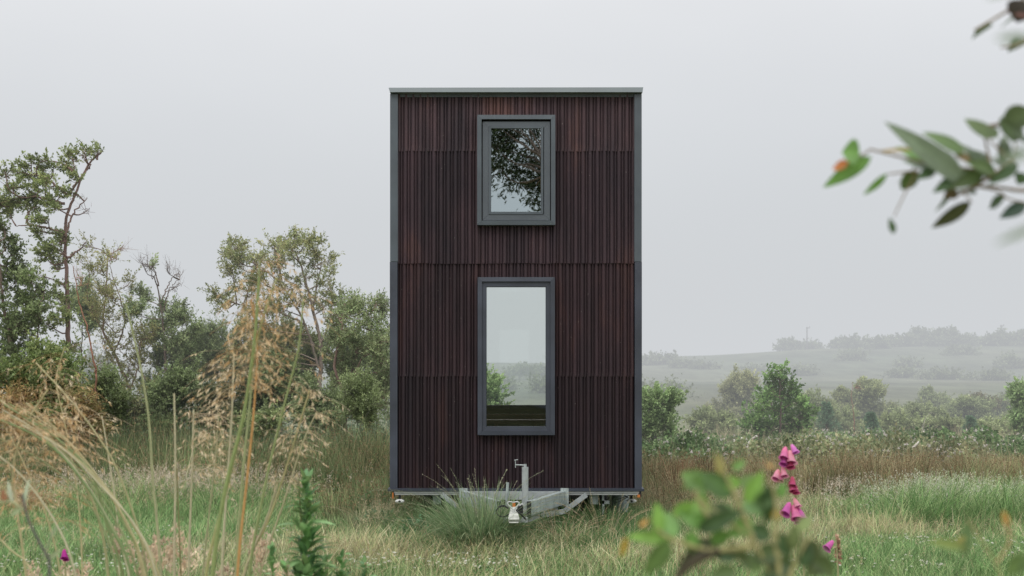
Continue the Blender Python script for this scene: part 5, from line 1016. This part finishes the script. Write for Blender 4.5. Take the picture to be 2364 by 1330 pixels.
# blurred sapling at the bottom left
fl = empty('sapling', (-.95, 2.6, 0)); tag(fl, 'blurred bare grey sapling stem with small leaves, bottom left corner', 'sapling'); W = G(); Lf = G(); Y = 2.6
W.tube(spline([(-.98, 2.6, 0), P(115, 1400, Y), P(110, 1300, Y), P(80, 1230, Y), P(55, 1180, Y), P(50, 1140, Y)], 24), np.linspace(.006, .0025, 24), 6, (.1, .09, .09)); W.tube(spline([P(100, 1290, Y), P(118, 1240, Y), P(128, 1220, Y)], 10), .002, 5, (.28, .32, .2)); W.tube(spline([P(55, 1180, Y), P(30, 1160, Y), P(-10, 1160, Y)], 10), .0025, 5, (.3, .32, .18))
for (a, b, w, c) in (((55, 1170), (62, 1105), 14, (.4, .46, .32)), ((30, 1160), (15, 1110), 14, (.42, .46, .34)), ((10, 1160), (5, 1125), 12, (.3, .14, .07)), ((50, 1175), (20, 1190), 14, (.3, .36, .2)), ((118, 1240), (130, 1215), 10, (.35, .42, .28)), ((112, 1290), (140, 1270), 14, (.25, .3, .16))): leaf_px(Lf, a, b, Y, w, c, roll=rng.uniform(-.3, .3))
W.build('stem', M['wood'], fl); Lf.build('foliage', M['bigleaf'], fl)

# bright green leafy shoot bottom left of centre
def shoot(lb, px, top, bot, Y, wid, n, cols, L=.075):
    x = wx(px, Y); zt = wz(top, Y); root = empty('leafy_shoot', (x, Y, 0)); tag(root, lb, 'plant', 'bright leafy shoots at the bottom left of centre'); W = G(); Lf = G()
    lx = rng.normal(0, .012); W.tube([(x, Y, 0), (x + .01, Y, zt * .5), (x + lx, Y, zt)], [.006, .005, .002], 6, (.2, .2, .09)); W.build('stem', M['wood'], root)
    zb = max(.02, wz(bot, Y))
    for i in range(int(n * 1.5)):
        t = i / (n * 1.5); z = zb + (zt - zb) * t; a = i * 2.4 + rng.normal(0, .8); r = wid * 1.35 * (1 - t * .5) ; el = rng.uniform(-.15, 1.2) + t * .35
        d = np.array([math.cos(a) * math.cos(el), math.sin(a) * math.cos(el), math.sin(el)]); bigleaf(Lf, np.array([x, Y, z]) + d * [1, 1, .3] * wid * .55 * rng.random() * (1 - t * .8), d, np.array([0, 0, 1.]) + rng.normal(0, .2, 3), max(.022, r * .62 * rng.uniform(.45, 1.35)), L * .5 * (1 - .35 * t) * rng.uniform(.8, 1.3), np.array(cols[rng.integers(0, len(cols))]) * rng.uniform(.8, 1.25), curve=rng.uniform(.1, .5), k=6)
    Lf.build('foliage', M['bigleaf'], root)
SH = ((.16, .32, .11), (.11, .23, .09), (.24, .40, .17), (.20, .30, .12)); 
shoot('tall bright green leafy shoot standing left of the cabin', 705, 1108, 1420, 4.6, .13, 130, SH)
shoot('small leafy shoot left of the tall bright one', 628, 1262, 1420, 4.6, .07, 34, SH, .06)
shoot('leafy shoot low and just left of the tall bright one', 660, 1305, 1430, 4.5, .08, 26, SH, .06)
shoot('small leafy shoot right of the tall bright one', 790, 1278, 1420, 4.7, .08, 34, SH, .06)
shoot('rightmost small leafy shoot near the bottom edge', 842, 1298, 1430, 4.7, .07, 30, SH, .06)
shoot('low leafy shoot between the tall one and the right ones', 745, 1290, 1430, 4.6, .09, 34, SH, .06)

# foxgloves
def bell(g, b, d, L, R, col, throat):
    d = np.array(d, float); d /= np.linalg.norm(d); u = np.cross(d, [0, 1, .1]); u /= np.linalg.norm(u); w = np.cross(d, u); n = 12; pr = ((0, .25), (.15, .5), (.45, .72), (.8, .85), (.95, 1.05), (1.0, 1.2))
    V = []; C = []
    for (t, r) in pr:
        for i in range(n):
            a = i * 2 * math.pi / n; rr = R * r * (1 + .1 * math.sin(3 * a) * (t > .9)); V.append(b + d * L * (t + (.1 * max(0, math.cos(a)) if t > .9 else 0)) + (u * math.cos(a) + w * math.sin(a)) * rr); C.append(np.array(col) * (1.1 - .25 * t) + np.array([.0, .0, .05]) * t)
    k = len(pr); g.add(V, [(j * n + i, j * n + (i + 1) % n, (j + 1) * n + (i + 1) % n, (j + 1) * n + i) for j in range(k - 1) for i in range(n)], c=np.array(C))
    V = [b + d * L * .97 + (u * math.cos(a) + w * math.sin(a)) * R * .85 for a in np.arange(n) * 2 * math.pi / n] + [b + d * L * .4]
    g.add(V, None, [(i, (i + 1) % n, n) for i in range(n)], c=throat)
def foxglove(lb, stem, Y, bells, spent=()):
    t = [P(a, b, Y) for a, b in stem]; base = np.array([t[0][0], Y, 0.]); root = empty('foxglove', base); tag(root, lb, 'foxglove')
    g = G(); g.tube(spline([base] + t, 20), np.linspace(.008, .003, 20), 6, (.30, .30, .16)); n = 26; z = rng.uniform(.1, max(.2, t[0][2] * .8), n)
    g.build('stem', M['wood'], root)
    g = G()
    for i in range(14): a = rng.uniform(0, 6.28); bigleaf(g, base + [0, 0, .05 + i * .03], np.array([math.cos(a), math.sin(a), .5]), np.array([0, 0, 1.]), .16 - i * .006, .06, np.array([.12, .2, .08]) * rng.uniform(.8, 1.2), curve=.4)
    g.build('foliage', M['bigleaf'], root)
    for (px, py, L, dx, col) in bells:
        g = G(); b = P(px, py, Y) + [0, -.01, 0]; bell(g, b, (dx, -.5, -.85), L * Y / F, .36 * L * Y / F, col, np.array(col) * [.55, .3, .7]); g.build('flower', M['petal'], root, smooth=True)
PK = (.74, .22, .38); MG = (.64, .16, .42); RD = (.56, .10, .17); SM = (.80, .36, .42)
foxglove('tall pink foxglove rising behind the blurred shoots', [(1856, 1330), (1850, 1230), (1838, 1150), (1828, 1080), (1824, 1022)], 5.2,
         [(1826, 1026, 22, .35, (.70, .24, .55)), (1812, 1032, 30, -.25, PK), (1822, 1040, 32, .0, SM), (1812, 1050, 26, -.3, MG), (1818, 1056, 26, .1, RD), (1805, 1078, 24, .1, SM), (1796, 1084, 26, -.4, SM), (1802, 1092, 20, -.2, PK), (1828, 1100, 24, -.1, RD), (1822, 1112, 24, .2, RD), (1832, 1118, 22, .1, RD),
          (1832, 1150, 22, .3, SM), (1822, 1160, 32, -.5, MG), (1830, 1166, 34, .1, PK), (1840, 1172, 30, .3, MG), (1836, 1184, 24, .1, MG)])
foxglove('small foxglove with one magenta bell, right of the blurred shoots', [(1936, 1400), (1934, 1310), (1930, 1245)], 6.2, [(1922, 1248, 26, -.9, MG)])
foxglove('tiny magenta foxglove at bottom left among the stalks', [(152, 1400), (151, 1330), (150, 1266)], 5.6, [(150, 1268, 22, .2, (.45, .03, .25)), (153, 1276, 18, .3, (.5, .05, .28))])
# dock seed stem right
g = G(); b = P(1935, 1330, 7); 
g.tube(spline([(b[0], 7, 0), P(1935, 1300, 7), P(1932, 1250, 7)], 12), .004, 5, (.25, .16, .1)); m = 60; t = rng.random((m, 1)); pt = P(1932, 1240, 7) * t + P(1935, 1300, 7) * (1 - t)
g.leaves(pt, rng.normal(size=(m, 3)), .03, .02, mixc(((.35, .2, .14), (.42, .3, .2)), m)); tag(g.build('dock_plant', M['grass'], origin=(b[0], 7, 0)), 'brown seeding dock stem beside the small foxglove', 'dock')
# flat stone or stump piece by the tan patch
g = G(); c = P(1905, 1232, 12.0); s_ = np.array([[-.08, 0, 0], [.07, -.02, 0], [.09, .1, 0], [-.07, .1, 0], [-.01, .02, .12], [.02, .06, .1]]) + [c[0], 12.0, .06]
g.add(s_, [(0, 1, 5, 4)], [(1, 2, 5), (2, 3, 5), (3, 4, 5), (3, 0, 4)], c=(.2, .18, .14)); tag(g.build('stone', M['dead'], origin=(c[0], 12, 0)), 'small grey pointed stone at the edge of the tan patch', 'stone')

# ------------------------------------------------------------------ light, sky, camera
w = bpy.data.worlds.new("World"); sc.world = w; w.use_nodes = True; nt = w.node_tree; nt.nodes.clear(); L = nt.links.new
out = N(nt, 'ShaderNodeOutputWorld'); bg = N(nt, 'ShaderNodeBackground'); tc = N(nt, 'ShaderNodeTexCoord'); sp = N(nt, 'ShaderNodeSeparateXYZ'); L(tc.outputs['Generated'], sp.inputs[0])
SE, SR = math.radians(58), math.radians(200)
sky = N(nt, 'ShaderNodeTexSky'); sky.sky_type = 'NISHITA'; sky.sun_disc = False; sky.sun_elevation = SE; sky.sun_rotation = SR
bg2 = N(nt, 'ShaderNodeBackground'); bg2.inputs['Strength'].default_value = .05; bg2.inputs['Strength'].default_value = .02; L(sky.outputs[0], bg2.inputs[0])
cr = N(nt, 'ShaderNodeValToRGB'); e = cr.color_ramp.elements
e[0].position = 0; e[0].color = (.50, .53, .56, 1); e[1].position = 1; e[1].color = (2.1, 2.1, 2.13, 1)
a = cr.color_ramp.elements.new(.32); a.color = (1.0, .985, .98, 1); a = cr.color_ramp.elements.new(.6); a.color = (1.45, 1.45, 1.47, 1)
L(sp.outputs['Z'], cr.inputs[0])
cn = N(nt, 'ShaderNodeTexNoise'); cn.inputs['Scale'].default_value = 3.; cn.inputs['Detail'].default_value = 3; mpp = N(nt, 'ShaderNodeMapping'); mpp.inputs['Scale'].default_value = (1, 1, 2.5); L(tc.outputs['Generated'], mpp.inputs[0]); L(mpp.outputs[0], cn.inputs['Vector'])
mr = N(nt, 'ShaderNodeMapRange'); mr.inputs['To Min'].default_value = .86; mr.inputs['To Max'].default_value = 1.14; L(cn.outputs['Fac'], mr.inputs['Value'])
s = N(nt, 'ShaderNodeVectorMath', operation='SCALE'); L(cr.outputs[0], s.inputs[0]); L(mr.outputs[0], s.inputs['Scale'])
L(s.outputs[0], bg.inputs[0]); bg.inputs['Strength'].default_value = .98
ads = N(nt, 'ShaderNodeAddShader'); L(bg.outputs[0], ads.inputs[0]); L(bg2.outputs[0], ads.inputs[1]); L(ads.outputs[0], out.inputs['Surface'])
sd = bpy.data.lights.new('sun', 'SUN'); sd.energy = 1.5; sd.angle = math.radians(30); sd.color = (1, .97, .92)
so = bpy.data.objects.new('sun', sd); COL.objects.link(so)
d = Vector((math.sin(SR) * math.cos(SE), math.cos(SR) * math.cos(SE), math.sin(SE)))
so.rotation_euler = d.to_track_quat('Z', 'Y').to_euler()
cam = bpy.data.cameras.new('camera'); co = bpy.data.objects.new('camera', cam); COL.objects.link(co); sc.camera = co
co.location = (0, 0, CH); co.rotation_euler = (math.radians(90), 0, 0)
cam.sensor_width = 36; cam.lens = 36 * F / 2364; cam.shift_y = (HY - 665) / 2364; cam.clip_end = 3000; cam.clip_start = .05
cam.dof.use_dof = True; cam.dof.focus_distance = 12.2; cam.dof.aperture_fstop = 3.4; cam.dof.aperture_blades = 9
sc.view_settings.view_transform = 'Standard'; sc.view_settings.look = 'None'; sc.view_settings.exposure = 0
cy = sc.cycles; cy.max_bounces = 6; cy.diffuse_bounces = 3; cy.glossy_bounces = 3; cy.transmission_bounces = 4; cy.transparent_max_bounces = 10; cy.volume_bounces = 0
cy.use_denoising = True; cy.denoiser = 'OPENIMAGEDENOISE'
